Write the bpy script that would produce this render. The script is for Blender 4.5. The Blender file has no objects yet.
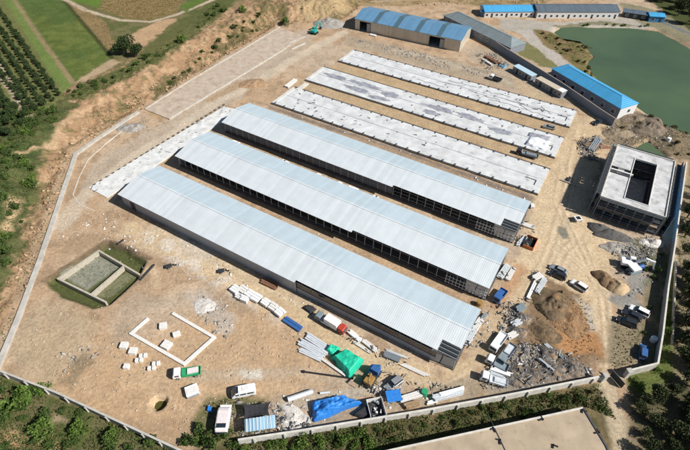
import bpy, math, random
import numpy as np
from mathutils import Matrix, Vector
random.seed(11)
rng = np.random.default_rng(11)
scn = bpy.context.scene
COL = scn.collection
R = math.radians
# ------------------------------------------------------------------ camera model
CF, CP, CR, CH = 482.7, R(44.09), R(1.2), 100.0
_F = np.array([0, math.cos(CP), -math.sin(CP)]); _U0 = np.array([0, math.sin(CP), math.cos(CP)]); _X0 = np.array([1., 0, 0])
_X = math.cos(CR) * _X0 + math.sin(CR) * _U0
_U = -math.sin(CR) * _X0 + math.cos(CR) * _U0
def P(px, py, z=0.):                      # photo pixel -> world x, y at height z
    d = _F * CF + _X * (px - 345) + _U * (225 - py)
    t = (z - CH) / d[2]
    return (d[0] * t, d[1] * t)
TH = R(-30.08)                            # yaw of the sheds
CT, ST = math.cos(TH), math.sin(TH)
def uv2xy(u, v): return (u * CT - v * ST, u * ST + v * CT)
def xy2uv(x, y): return (x * CT + y * ST, -x * ST + y * CT)
def UV(px, py, z=0.): return xy2uv(*P(px, py, z))
# ------------------------------------------------------------------ noise and masks
_T = rng.random((256, 256))
def vnoise(x, y):
    xi = np.floor(x).astype(int); yi = np.floor(y).astype(int)
    fx = x - xi; fy = y - yi
    fx = fx * fx * (3 - 2 * fx); fy = fy * fy * (3 - 2 * fy)
    a = _T[xi & 255, yi & 255]; b = _T[(xi + 1) & 255, yi & 255]
    c = _T[xi & 255, (yi + 1) & 255]; d = _T[(xi + 1) & 255, (yi + 1) & 255]
    return (a * (1 - fx) + b * fx) * (1 - fy) + (c * (1 - fx) + d * fx) * fy
def fbm(x, y, s, o=4):
    r = 0; a = .5; t = 0
    for k in range(o):
        r = r + a * vnoise(x / s + 17.3 * k, y / s + 9.1 * k); t += a; a *= .5; s *= .47
    return r / t
def sst(a, b, x):
    t = np.clip((x - a) / (b - a), 0, 1); return t * t * (3 - 2 * t)
def segd(X, Y, a, b):
    ax, ay = a; bx, by = b; dx, dy = bx - ax, by - ay
    t = np.clip(((X - ax) * dx + (Y - ay) * dy) / (dx * dx + dy * dy + 1e-9), 0, 1)
    return np.hypot(X - ax - t * dx, Y - ay - t * dy)
def sdp(X, Y, poly):                      # signed distance, negative inside
    D = np.full(X.shape, 1e9); ins = np.zeros(X.shape, bool)
    n = len(poly)
    for i in range(n):
        a = poly[i]; b = poly[(i + 1) % n]
        D = np.minimum(D, segd(X, Y, a, b))
        if a[1] != b[1]:
            c = ((a[1] > Y) != (b[1] > Y)) & (X < (b[0] - a[0]) * (Y - a[1]) / (b[1] - a[1]) + a[0])
            ins ^= c
    return np.where(ins, -D, D)
def sdl(X, Y, line):
    D = np.full(X.shape, 1e9)
    for i in range(len(line) - 1): D = np.minimum(D, segd(X, Y, line[i], line[i + 1]))
    return D
def PP(pts, z=0.): return [P(a, b, z) for a, b in pts]
# ------------------------------------------------------------------ terrain height
BANK = [(-1500, 25)] + PP([(-60, 450), (-6, 362), (69, 150), (127, 117), (142, 107), (187, 79), (279, 25), (300, 24), (344, 20), (362, 6), (372, 1), (440, -1), (470, 0), (545, -3), (640, -8), (760, -12)]) + [(1500, 380), (1500, 1800), (-1500, 1800)]
LAKE = PP([(557, 31), (563, 27), (580, 26), (599, 27), (630, 27), (658, 30), (678, 41), (692, 49), (730, 60), (820, 75), (880, 150), (800, 190), (730, 150), (690, 130), (668, 123), (654, 114), (636, 103), (625, 97), (609, 87), (594, 71), (590, 62), (596, 55), (591, 47), (584, 41), (566, 38)])
POND = PP([(634, 147), (640, 144), (649, 140), (657, 146), (668, 155), (655, 158), (640, 153)])
TANK = PP([(44, 281), (107, 242), (128, 248), (147, 261), (138, 278), (110, 304), (92, 309), (60, 296)])
PIT = PP([(150, 405), (153, 399), (158, 396), (167, 397), (167, 403), (162, 409), (155, 411)])
DITCH = PP([(694, 130), (683, 190), (677, 250), (672, 330), (668, 380), (664, 460)])
def Hf(X, Y):
    X = np.asarray(X, float); Y = np.asarray(Y, float)
    d = sdp(X, Y, BANK)
    n = fbm(X, Y, 9., 4)
    up = sst(1., 15., -d + 7 * (n - .5))
    h = up * 5.5
    band = sst(0, 3, -d) * (1 - sst(14, 30, -d))
    h = h + band * (abs(fbm(X + 50, Y, 7., 4) - .5) * 3.4 - .6 + (fbm(X, Y + 90, 2.2, 3) - .5) * 1.3)
    h = h + sst(25, 60, -d) * (fbm(X, Y, 40., 3) - .5) * 1.5
    h = h + (fbm(X, Y, 5., 3) - .5) * .28 * sst(-4, 2, d)
    dl = sdp(X, Y, LAKE)
    h = h - sst(5., -4., dl + 2 * (n - .5)) * 2.6
    h = h - 1.3 * sst(1.5, -1.2, sdp(X, Y, POND) + 1.2 * (n - .5))
    h = h - 1.75 * sst(.5, -1.4, sdp(X, Y, TANK) + .8 * (n - .5))
    h = h - 2. * sst(.2, -.6, sdp(X, Y, PIT))
    return h
def H(x, y): return float(Hf(np.array([x]), np.array([y]))[0])
def W(px, py, dz=0.):                     # photo pixel -> point on the terrain
    z = 0.
    for _ in range(4):
        x, y = P(px, py, z + dz); z = H(x, y)
    return (x, y, z)
def WW(pts): return [W(a, b)[:2] for a, b in pts]
# ------------------------------------------------------------------ materials
MATS = {}
def nodes(name):
    m = bpy.data.materials.new(name); m.use_nodes = True
    return m, m.node_tree, m.node_tree.nodes['Principled BSDF']
def mat(name, col, rough=.75, metal=0., var=.18, scale=3., bump=0., bscale=None, spec=.3, dirt=None):
    if name in MATS: return MATS[name]
    m, t, b = nodes(name); N = t.nodes; L = t.links
    b.inputs['Roughness'].default_value = rough; b.inputs['Metallic'].default_value = metal
    b.inputs['Specular IOR Level'].default_value = spec
    tc = N.new('ShaderNodeTexCoord')
    nz = N.new('ShaderNodeTexNoise'); nz.inputs['Scale'].default_value = scale; nz.inputs['Detail'].default_value = 6
    L.new(tc.outputs['Object'], nz.inputs['Vector'])
    cr = N.new('ShaderNodeValToRGB')
    lo = [c * (1 - var) for c in col]; hi = [min(1, c * (1 + var)) for c in col]
    cr.color_ramp.elements[0].position = .3; cr.color_ramp.elements[1].position = .7
    cr.color_ramp.elements[0].color = (*lo, 1); cr.color_ramp.elements[1].color = (*hi, 1)
    L.new(nz.outputs['Fac'], cr.inputs['Fac'])
    out = cr.outputs['Color']
    if dirt:
        n2 = N.new('ShaderNodeTexNoise'); n2.inputs['Scale'].default_value = dirt[1]; n2.inputs['Detail'].default_value = 8; n2.inputs['Roughness'].default_value = .7
        L.new(tc.outputs['Object'], n2.inputs['Vector'])
        r2 = N.new('ShaderNodeValToRGB'); r2.color_ramp.elements[0].position = dirt[2]; r2.color_ramp.elements[1].position = min(1, dirt[2] + .14)
        L.new(n2.outputs['Fac'], r2.inputs['Fac'])
        mx = N.new('ShaderNodeMix'); mx.data_type = 'RGBA'
        L.new(r2.outputs['Color'], mx.inputs['Factor']); L.new(out, mx.inputs['A']); mx.inputs['B'].default_value = (*dirt[0], 1)
        out = mx.outputs['Result']
    L.new(out, b.inputs['Base Color'])
    if bump:
        bp = N.new('ShaderNodeBump'); bp.inputs['Strength'].default_value = 1.; bp.inputs['Distance'].default_value = bump
        nb = N.new('ShaderNodeTexNoise'); nb.inputs['Scale'].default_value = bscale or scale * 2; nb.inputs['Detail'].default_value = 5
        L.new(tc.outputs['Object'], nb.inputs['Vector']); L.new(nb.outputs['Fac'], bp.inputs['Height']); L.new(bp.outputs['Normal'], b.inputs['Normal'])
    MATS[name] = m
    return m
def ribbed(name, col, pitch, rough=.4, metal=0., axis='X', depth=.03, var=.06, spec=.5, seam=.0):
    if name in MATS: return MATS[name]
    m, t, b = nodes(name); N = t.nodes; L = t.links
    b.inputs['Roughness'].default_value = rough; b.inputs['Metallic'].default_value = metal; b.inputs['Specular IOR Level'].default_value = spec
    tc = N.new('ShaderNodeTexCoord'); sp = N.new('ShaderNodeSeparateXYZ'); L.new(tc.outputs['Object'], sp.inputs[0])
    mu = N.new('ShaderNodeMath'); mu.operation = 'MULTIPLY'; mu.inputs[1].default_value = 2 * math.pi / pitch; L.new(sp.outputs[axis], mu.inputs[0])
    si = N.new('ShaderNodeMath'); si.operation = 'SINE'; L.new(mu.outputs[0], si.inputs[0])
    bp = N.new('ShaderNodeBump'); bp.inputs['Distance'].default_value = depth; L.new(si.outputs[0], bp.inputs['Height']); L.new(bp.outputs['Normal'], b.inputs['Normal'])
    # sheet to sheet tone: each 1 m sheet its own slight shade, plus soft soiling
    fl = N.new('ShaderNodeMath'); fl.operation = 'FLOOR'; L.new(sp.outputs[axis], fl.inputs[0])
    wn = N.new('ShaderNodeTexWhiteNoise'); wn.noise_dimensions = '1D'; L.new(fl.outputs[0], wn.inputs['W'])
    nz = N.new('ShaderNodeTexNoise'); nz.inputs['Scale'].default_value = .35; nz.inputs['Detail'].default_value = 8; L.new(tc.outputs['Object'], nz.inputs['Vector'])
    ad = N.new('ShaderNodeMath'); ad.operation = 'MULTIPLY_ADD'; ad.inputs[1].default_value = .45; L.new(wn.outputs['Value'], ad.inputs[0]); L.new(nz.outputs['Fac'], ad.inputs[2])
    fr = N.new('ShaderNodeMath'); fr.operation = 'FRACT'; L.new(sp.outputs[axis], fr.inputs[0])
    lt = N.new('ShaderNodeMath'); lt.operation = 'LESS_THAN'; lt.inputs[1].default_value = .09; L.new(fr.outputs[0], lt.inputs[0])
    a2 = N.new('ShaderNodeMath'); a2.operation = 'MULTIPLY_ADD'; a2.inputs[1].default_value = -seam; L.new(lt.outputs[0], a2.inputs[0]); L.new(ad.outputs[0], a2.inputs[2])
    cr = N.new('ShaderNodeValToRGB'); cr.color_ramp.elements[0].position = .3; cr.color_ramp.elements[1].position = 1.
    cr.color_ramp.elements[0].color = (*[c * (1 - var) for c in col], 1); cr.color_ramp.elements[1].color = (*[min(1, c * (1 + var)) for c in col], 1)
    L.new(a2.outputs[0], cr.inputs['Fac']); L.new(cr.outputs['Color'], b.inputs['Base Color'])
    MATS[name] = m
    return m
def island(name, c0, c1, rough=.8, trans=0.):
    if name in MATS: return MATS[name]
    m, t, b = nodes(name); N = t.nodes; L = t.links
    b.inputs['Roughness'].default_value = rough; b.inputs['Specular IOR Level'].default_value = .2
    g = N.new('ShaderNodeNewGeometry'); oi = N.new('ShaderNodeObjectInfo')
    mx0 = N.new('ShaderNodeMath'); mx0.operation = 'MULTIPLY_ADD'; mx0.inputs[1].default_value = .65
    m1 = N.new('ShaderNodeMath'); m1.operation = 'MULTIPLY'; m1.inputs[1].default_value = .35
    L.new(oi.outputs['Random'], m1.inputs[0]); L.new(g.outputs['Random Per Island'], mx0.inputs[0]); L.new(m1.outputs[0], mx0.inputs[2])
    mx = N.new('ShaderNodeMix'); mx.data_type = 'RGBA'; mx.inputs['A'].default_value = (*c0, 1); mx.inputs['B'].default_value = (*c1, 1)
    L.new(mx0.outputs[0], mx.inputs['Factor']); L.new(mx.outputs['Result'], b.inputs['Base Color'])
    if trans:
        b.inputs['Subsurface Weight'].default_value = 0.
    MATS[name] = m
    return m
M = dict(
    white=mat('white_paint', (.78, .79, .79), .4, var=.05), offwhite=mat('off_white', (.66, .65, .62), .6, var=.12, dirt=((.35, .3, .24), 1.2, .62)),
    concrete=mat('concrete', (.44, .42, .38), .85, var=.16, scale=.6, dirt=((.28, .25, .21), .8, .6), bump=.01),
    pale=mat('pale_concrete', (.56, .54, .49), .85, var=.14, scale=.8, dirt=((.36, .31, .25), .7, .6)),
    slabwhite=mat('white_slab', (.56, .575, .58), .7, var=.16, scale=.3, dirt=((.34, .34, .33), .35, .55), bump=.02, bscale=1.5),
    plinth=mat('plinth_concrete', (.6, .61, .60), .85, var=.16, scale=.4, dirt=((.38, .37, .35), .5, .56), bump=.02),
    darksteel=mat('dark_steel', (.04, .045, .05), .5, var=.2), steel=mat('galvanised_steel', (.6, .64, .67), .5, .15, var=.12, scale=2),
    greymetal=mat('grey_metal', (.3, .34, .37), .45, .3, var=.15), glass=mat('dark_glass', (.02, .03, .04), .08, var=.1, spec=.8),
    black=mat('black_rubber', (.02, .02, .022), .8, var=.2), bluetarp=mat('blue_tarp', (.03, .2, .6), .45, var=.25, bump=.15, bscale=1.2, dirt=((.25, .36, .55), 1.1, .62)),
    greentarp=mat('green_tarp', (.02, .46, .29), .45, var=.15, bump=.12, bscale=1.2, dirt=((.25, .45, .38), 1.5, .7)), blackcloth=mat('black_shade_net', (.035, .035, .04), .9, var=.3),
    red=mat('red_paint', (.4, .05, .03), .5), orange=mat('orange_paint', (.5, .16, .05), .6), yellow=mat('yellow_paint', (.32, .19, .06), .5, dirt=((.2, .1, .04), 2, .55)),
    bluepaint=mat('blue_paint', (.04, .12, .32), .45), teal=mat('teal_paint', (.02, .3, .26), .45), greenpaint=mat('green_paint', (.03, .3, .13), .5),
    silver=mat('silver_paint', (.42, .44, .46), .3, .5, var=.05), darkpaint=mat('dark_car_paint', (.03, .035, .045), .25, .2, var=.1, spec=.6), pink=mat('pink_fabric', (.66, .6, .6), .8, var=.08),
    greypaint=mat('grey_blue_paint', (.2, .25, .28), .5), wood=mat('weathered_wood', (.32, .22, .13), .85, var=.3), rust=mat('rusty_steel', (.2, .1, .06), .8, var=.35),
    gravel=mat('dark_gravel', (.11, .105, .1), .95, var=.3, scale=2.5, bump=.12, bscale=3), sandheap=mat('sand_heap', (.2, .13, .075), .95, var=.3, scale=1.2, bump=.1, bscale=3),
    palesand=mat('pale_sand', (.44, .33, .2), .95, var=.2, scale=1.2, bump=.1, bscale=3), darkdirt=mat('dark_earth', (.14, .1, .06), .95, var=.45, scale=.7, bump=.25, bscale=1.5, dirt=((.26, .14, .06), .35, .56)),
    whiterubble=mat('white_rubble', (.55, .52, .48), .95, var=.25, scale=1.5, bump=.15, bscale=3), greyrock=mat('grey_rock', (.3, .28, .25), .95, var=.35, scale=1, bump=.25, bscale=2),
    scrap=mat('mixed_scrap', (.13, .12, .11), .9, var=.6, scale=2.5, bump=.25, bscale=4, dirt=((.34, .24, .15), .8, .5)),
    bark=mat('bark', (.09, .065, .045), .9), beige=mat('beige_screed', (.39, .315, .225), .9, var=.16, scale=.3, dirt=((.28, .225, .17), .5, .56)),
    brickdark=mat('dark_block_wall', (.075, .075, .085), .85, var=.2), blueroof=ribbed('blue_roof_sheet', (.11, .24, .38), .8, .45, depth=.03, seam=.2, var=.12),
    brightblue=ribbed('bright_blue_roof_sheet', (.06, .32, .58), .8, .45, depth=.03, seam=.1, var=.08), greyroof=ribbed('grey_roof_sheet', (.2, .24, .25), .8, .5, depth=.03, seam=.2, var=.15),
    darkroof=ribbed('dark_slate_roof_sheet', (.09, .12, .15), .8, .5, depth=.03, seam=.2, var=.15), skyl=mat('translucent_roof_panel', (.07, .13, .17), .4, var=.1),
    footdark=mat('dark_footing', (.06, .055, .05), .9, var=.4, scale=1.5, dirt=((.2, .15, .1), .8, .6)), darkfloor=mat('dark_floor', (.1, .095, .09), .9), shedroof=ribbed('pale_steel_roof_sheet', (.67, .72, .745), .5, .5, .2, depth=.0055, seam=.15, var=.08, spec=.5), shedroof2=ribbed('far_slope_roof_sheet', (.51, .61, .665), .5, .5, .2, depth=.0055, seam=.15, var=.08, spec=.5), wallpanel=ribbed('blue_grey_wall_sheet', (.31, .34, .39), .5, .45, .1, depth=.02),
    silverwall=ribbed('silver_wall_sheet', (.5, .48, .42), .6, .4, .3, depth=.02, var=.12), bluesheet=ribbed('pale_blue_roof_sheet', (.3, .5, .66), .75, .35, .2, depth=.04, seam=1., var=.25),
    net=mat('blue_safety_net', (.05, .16, .34), .8, var=.25, scale=.6), membrane=mat('grey_membrane', (.27, .28, .32), .6, var=.3, scale=.6, bump=.05, bscale=.8, dirt=((.55, .56, .57), .7, .58)),
    tin=mat('olive_water', (.09, .085, .03), .15), cloth=mat('dust_cloth', (.5, .52, .5), .8),
)
# ------------------------------------------------------------------ mesh builder
class MB:
    def __init__(s): s.v = []; s.f = []
    def add(s, vs, fs):
        o = len(s.v); s.v += [tuple(p) for p in vs]; s.f += [tuple(i + o for i in f) for f in fs]; return s
    def box(s, cx, cy, cz, sx, sy, sz, rz=0., ry=0.):
        c, n = math.cos(rz), math.sin(rz); a, b = math.cos(ry), math.sin(ry); vs = []
        for dz in (-.5, .5):
            for dx, dy in ((-.5, -.5), (.5, -.5), (.5, .5), (-.5, .5)):
                x, y, z = dx * sx, dy * sy, dz * sz
                x, z = x * a + z * b, -x * b + z * a
                vs.append((cx + x * c - y * n, cy + x * n + y * c, cz + z))
        return s.add(vs, [(3, 2, 1, 0), (4, 5, 6, 7), (0, 1, 5, 4), (1, 2, 6, 5), (2, 3, 7, 6), (3, 0, 4, 7)])
    def hexa(s, b, t): return s.add(list(b) + list(t), [(3, 2, 1, 0), (4, 5, 6, 7), (0, 1, 5, 4), (1, 2, 6, 5), (2, 3, 7, 6), (3, 0, 4, 7)])
    def prism(s, poly, z0, z1):
        n = len(poly)
        area = sum(poly[i][0] * poly[(i + 1) % n][1] - poly[(i + 1) % n][0] * poly[i][1] for i in range(n))
        if area < 0: poly = poly[::-1]
        vs = [(x, y, z0) for x, y in poly] + [(x, y, z1) for x, y in poly]
        return s.add(vs, [tuple(range(n - 1, -1, -1)), tuple(range(n, 2 * n))] + [(i, (i + 1) % n, n + (i + 1) % n, n + i) for i in range(n)])
    def side(s, prof, y0, y1):           # side profile (x, z) extruded over y
        n = len(prof)
        vs = [(x, y0, z) for x, z in prof] + [(x, y1, z) for x, z in prof]
        return s.add(vs, [tuple(range(n)), tuple(range(2 * n - 1, n - 1, -1))] + [((i + 1) % n, i, n + i, n + (i + 1) % n) for i in range(n)])
    def tube(s, p, q, r, n=6):
        p = Vector(p); q = Vector(q); d = (q - p).normalized()
        a = d.orthogonal().normalized(); b = d.cross(a)
        vs = [tuple(o + (a * math.cos(2 * math.pi * k / n) + b * math.sin(2 * math.pi * k / n)) * r) for o in (p, q) for k in range(n)]
        return s.add(vs, [tuple(range(n - 1, -1, -1)), tuple(range(n, 2 * n))] + [(i, (i + 1) % n, n + (i + 1) % n, n + i) for i in range(n)])
    def mesh(s, name, m):
        me = bpy.data.meshes.new(name); me.from_pydata(s.v, [], s.f); me.materials.append(m); me.update(); return me
    def build(s, name, m, parent=None, loc=(0, 0, 0), rz=0., bev=0.):
        o = bpy.data.objects.new(name, s.mesh(name, m)); COL.objects.link(o); o.location = loc; o.rotation_euler.z = rz
        if parent: o.parent = parent
        if bev:
            b = o.modifiers.new('bevel', 'BEVEL'); b.width = bev; b.segments = 2
        return o
def npmesh(name, V, Fq, m, parent=None, smooth=False, loc=(0, 0, 0)):
    V = np.asarray(V, np.float32); Fq = np.asarray(Fq, np.int32); k = Fq.shape[1]
    me = bpy.data.meshes.new(name); me.vertices.add(len(V)); me.vertices.foreach_set('co', V.ravel())
    me.loops.add(Fq.size); me.loops.foreach_set('vertex_index', Fq.ravel())
    me.polygons.add(len(Fq)); me.polygons.foreach_set('loop_start', np.arange(0, Fq.size, k, dtype=np.int32))
    me.polygons.foreach_set('loop_total', np.full(len(Fq), k, np.int32))
    if smooth: me.polygons.foreach_set('use_smooth', np.ones(len(Fq), bool))
    me.update(calc_edges=True); me.materials.append(m)
    o = bpy.data.objects.new(name, me); COL.objects.link(o); o.location = loc
    if parent: o.parent = parent
    return o
def tag(o, label=None, cat=None, group=None, kind=None):
    if label: o['label'] = label
    if cat: o['category'] = cat
    if group: o['group'] = group
    if kind: o['kind'] = kind
    return o
def thing(name, label, cat, loc, rz=0., group=None):
    o = bpy.data.objects.new(name, None); COL.objects.link(o); o.location = loc; o.rotation_euler.z = rz; o.empty_display_size = .5
    return tag(o, label, cat, group)
def dup(o, loc, rz, label=None, sc=None):
    c = o.copy(); COL.objects.link(c); c.location = loc; c.rotation_euler.z = rz
    if label: c['label'] = label
    if sc: c.scale = sc
    for ch in o.children:
        d = ch.copy(); COL.objects.link(d); d.parent = c
        for g in ch.children:
            e = g.copy(); COL.objects.link(e); e.parent = d
    return c
def along(p, q):                          # two photo pixels -> centre, yaw, length on the ground
    a = W(*p); b = W(*q)
    return ((a[0] + b[0]) / 2, (a[1] + b[1]) / 2, (a[2] + b[2]) / 2), math.atan2(b[1] - a[1], b[0] - a[0]), math.hypot(b[0] - a[0], b[1] - a[1])
# ------------------------------------------------------------------ ground
def axis(a, b, f, lo, hi, g):
    v = list(np.arange(a, b, f)); st = f
    x = a
    while x > lo: st = min(st * g, 160); x -= st; v.insert(0, x)
    x = v[-1]; st = f
    while x < hi: st = min(st * g, 160); x += st; v.append(x)
    return np.array(v)
gx = axis(-112, 122, .42, -1400, 1400, 1.022); gy = axis(34, 262, .42, -300, 1700, 1.02)
GX, GY = np.meshgrid(gx, gy); GZ = Hf(GX, GY)
C = np.zeros(GX.shape + (3,))
n1 = fbm(GX, GY, 14., 5); n2 = fbm(GX + 200, GY, 3., 4); n3 = fbm(GX, GY + 300, 1.4, 3); n4 = fbm(GX - 77, GY + 55, 30., 3)
def mixc(mask, col, s=1.):
    global C
    mk = (mask * s)[..., None]; C[:] = C * (1 - mk) + np.array(col) * mk
C[:] = (.42, .297, .19)
mixc(sst(.45, .65, n1), (.465, .35, .24)); mixc(sst(.5, .62, n2), (.32, .225, .145), .75); mixc(sst(.55, .7, n4), (.42, .35, .27), .5)
def fill(pts, col, soft=1.2, warp=3., s=1., tex=None, tx=.45):
    poly = WW(pts); xs = [p[0] for p in poly]; ys = [p[1] for p in poly]; m = soft + warp + 2
    i0, i1 = np.searchsorted(gx, [min(xs) - m, max(xs) + m]); j0, j1 = np.searchsorted(gy, [min(ys) - m, max(ys) + m])
    sl = (slice(j0, j1), slice(i0, i1))
    d = sdp(GX[sl], GY[sl], poly) + warp * (n2[sl] - .5) * 2
    mk = sst(soft, -soft, d) * s
    if tex is not None: mk = mk * sst(tx - .12, tx + .12, tex[sl])
    C[sl] = C[sl] * (1 - mk[..., None]) + np.array(col) * mk[..., None]
def stroke(pts, w, col, soft=.8, warp=.8, s=1., tex=None):
    line = WW(pts); xs = [p[0] for p in line]; ys = [p[1] for p in line]; m = w + soft + warp + 2
    i0, i1 = np.searchsorted(gx, [min(xs) - m, max(xs) + m]); j0, j1 = np.searchsorted(gy, [min(ys) - m, max(ys) + m])
    sl = (slice(j0, j1), slice(i0, i1))
    d = sdl(GX[sl], GY[sl], line) - w / 2 + warp * (n2[sl] - .5) * 2
    mk = sst(soft, -soft, d) * s
    if tex is not None: mk = mk * sst(.4, .56, tex[sl])
    C[sl] = C[sl] * (1 - mk[..., None]) + np.array(col) * mk[..., None]
# highland: orange eroded bank then scrub green further out
dB = sdp(GX, GY, BANK)
mixc(sst(0, 2, -dB), (.28, .18, .105)); mixc(sst(0, 2, -dB) * sst(.52, .64, n2), (.42, .29, .18), .55); mixc(sst(0, 2, -dB) * sst(.5, .6, n1), (.27, .17, .09), .6)
mixc(sst(0, 3, -dB) * sst(.5, .58, n3 * .5 + n1 * .5), (.12, .11, .05), .8); mixc(sst(22, 34, -dB + 10 * (n1 - .5)), (.10, .11, .04))
mixc(sst(22, 34, -dB) * sst(.5, .6, n2), (.17, .14, .07), .7)
OUT = [P(700, 128), P(690, 160), P(678, 250), P(672, 330), P(656, 372), P(628, 380), P(640, 452), (95, -400), (1500, -400), (1500, 300), P(800, 195)]
OUT2 = [P(640, 450), P(380, 462), P(186, 455), P(0, 376), P(-60, 360), (-1500, 30), (-1500, -400), (95, -400)]
for po in (OUT, OUT2):
    mo = sst(1, -1, sdp(GX, GY, po)); mixc(mo, (.17, .145, .08)); mixc(mo * sst(.45, .6, n1), (.09, .10, .042), .85)
SC, DG = (.09, .095, .038), (.05, .07, .024)
# left hillside
fill([(-60, 95), (45, 100), (78, 104), (62, 122), (45, 150), (36, 175), (32, 200), (26, 228), (8, 272), (-8, 300), (-80, 330)], SC, 1.5, 5); fill([(-60, 95), (45, 100), (78, 104), (62, 122), (45, 150), (36, 175), (32, 200), (26, 228), (8, 272), (-8, 300), (-80, 330)], DG, 1, 3, .9, n2, .5)
stroke([(18, 152), (35, 147), (50, 138), (58, 125), (78, 112)], 1.6, (.34, .24, .145), .8, 1.6); stroke([(4, 225), (12, 212), (16, 200)], 3, (.4, .29, .17), 1, 1.5)
# fields
fill([(-60, -20), (2, -5), (64, 96), (50, 110), (10, 112), (-60, 100)], (.13, .135, .05), .6, 1); stroke([(-8, 55), (0, 70), (14, 92), (27, 116)], 3.2, (.36, .30, .2), .6, 1)
fill([(-1, -8), (13, -2), (74, 84), (62, 92)], (.13, .18, .05), .5, .6); fill([(12, -6), (60, -6), (64, 0), (112, 57), (98, 66), (88, 72), (75, 83)], (.085, .12, .035), .5, .8)
fill([(12, -6), (60, -6), (64, 0), (112, 57), (98, 66), (88, 72), (75, 83)], (.135, .155, .04), .5, .8, .7, n1, .48); fill([(12, -6), (60, -6), (64, 0), (112, 57), (98, 66), (88, 72), (75, 83)], (.055, .09, .02), .5, .8, .5, n2, .52); fill([(95, 69), (111, 59), (122, 62), (80, 84), (76, 82)], (.36, .27, .17), .8, 1.5)
stroke([(12, -4), (40, 38), (73, 83)], 2.0, (.24, .19, .1), .3, .5); fill([(66, 1), (84, 8), (105, 22), (112, 38), (118, 48), (112, 56)], (.22, .155, .075), .8, 1.5)
stroke([(62, -2), (87, 28), (112, 58)], 1.8, (.05, .06, .02), .3, .4)
fill([(99, 9), (104, -8), (188, -8), (176, 13), (150, 20), (125, 18)], (.22, .16, .07), .8, 1.2); fill([(99, 9), (104, -8), (188, -8), (176, 13), (150, 20), (125, 18)], (.14, .11, .04), .8, 1, .8, n3, .52)
fill([(70, -6), (106, -8), (99, 8), (90, 5), (72, 1)], (.10, .16, .03), .6, 1); fill([(120, 40), (160, 20), (176, 18), (178, 24), (148, 46), (130, 44)], (.40, .27, .16), 1, 2)
fill([(165, 28), (200, 8), (225, -6), (240, -2), (190, 40), (150, 66), (120, 80), (80, 100), (62, 100), (80, 86), (125, 66)], (.09, .10, .035), 1, 2.5, .9); stroke([(64, -1), (85, 10), (120, 20), (150, 22), (176, 15), (220, -3)], 2.4, (.42, .34, .25), .6, .7)
fill([(180, 6), (204, -6), (215, -6), (186, 12)], (.09, .14, .03), .8, 1.5)
for a in ([(150, 92), (155, 84), (190, 62), (200, 60)], [(215, 42), (240, 24), (260, 20)], [(275, 12), (288, -4), (292, 20), (284, 26)]): fill(a + [(a[0][0] + 6, a[0][1] + 6)], (.09, .08, .035), 1.5, 4, .8)
# bank right of the top: ochre cliff
fill([(290, -8), (345, -8), (350, 12), (330, 18), (300, 16)], (.36, .27, .15), 2, 3, .8); fill([(350, -8), (560, -8), (545, 4), (475, 6), (440, 2), (400, 6), (365, 6)], (.30, .22, .12), 1.5, 3, .9)
fill([(350, -8), (560, -8), (545, 4), (475, 6), (440, 2), (400, 6)], (.16, .13, .06), 1, 2, .8, n2, .55)
# site: pads, tracks, gravel
fill([(88, 188), (224, 106), (240, 98), (300, 50), (320, 30), (300, 30), (170, 120), (130, 140), (95, 165), (75, 190)], (.40, .34, .27), 1, 2.5, .7)
stroke([(62, 225), (85, 195), (130, 160), (175, 132), (215, 103), (260, 80), (300, 55), (345, 32)], 5, (.52, .44, .34), 1, 1.4, .75); stroke([(210, 100), (240, 84)], 4, (.36, .25, .15), 1, 2, .8)
YARD = [(528, 160), (555, 158), (575, 120), (590, 115), (640, 128), (640, 145), (600, 155), (590, 215), (620, 245), (600, 290), (612, 340), (606, 384), (632, 452), (615, 452), (598, 388), (596, 350), (580, 310), (560, 296), (530, 300), (505, 330), (480, 370), (430, 388), (380, 380), (300, 330), (180, 262), (120, 235), (130, 222), (200, 245), (300, 300), (380, 352), (440, 376), (468, 362), (500, 300), (520, 250), (530, 205)]
fill(YARD, (.56, .44, .29), 1.5, 2.6, .92); fill(YARD, (.47, .35, .215), 1, 2, .6, n1, .5)
for k in range(26):
    px, py = random.uniform(60, 300), random.uniform(215, 400)
    if (px - 60) * .55 + 190 > py or py > 380 + (px - 60) * .1: continue
    ang = random.choice((.45, .5, -.55, .1, -.1, 1.0)); cl = random.choice(((.36, .25, .15), (.54, .41, .27), (.33, .23, .14)))
    pts_ = [(px + q_ * 16 * math.cos(ang + q_ * .12), py + q_ * 16 * math.sin(ang + q_ * .12)) for q_ in range(5)]
    for o2 in (0, 4.5): stroke([(a + o2 * .5, b - o2) for a, b in pts_], .6, cl, .5, .9, .5, n3)
fill([(150, 225), (200, 245), (240, 280), (215, 290), (165, 262), (135, 238)], (.60, .55, .48), 1.5, 3, .7, n2, .52); fill([(110, 340), (180, 380), (165, 400), (100, 365)], (.52, .42, .31), 1.5, 3, .5, n2, .5); fill([(228, 285), (290, 320), (280, 330), (225, 296)], (.56, .49, .4), 1, 2, .7, n2, .48)
fill([(88, 358), (108, 350), (112, 372), (95, 384)], (.30, .2, .12), 1.5, 3, .7, n3, .48); fill([(268, 335), (300, 345), (296, 368), (270, 360)], (.35, .23, .13), 1.5, 3, .6, n3, .48)
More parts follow.
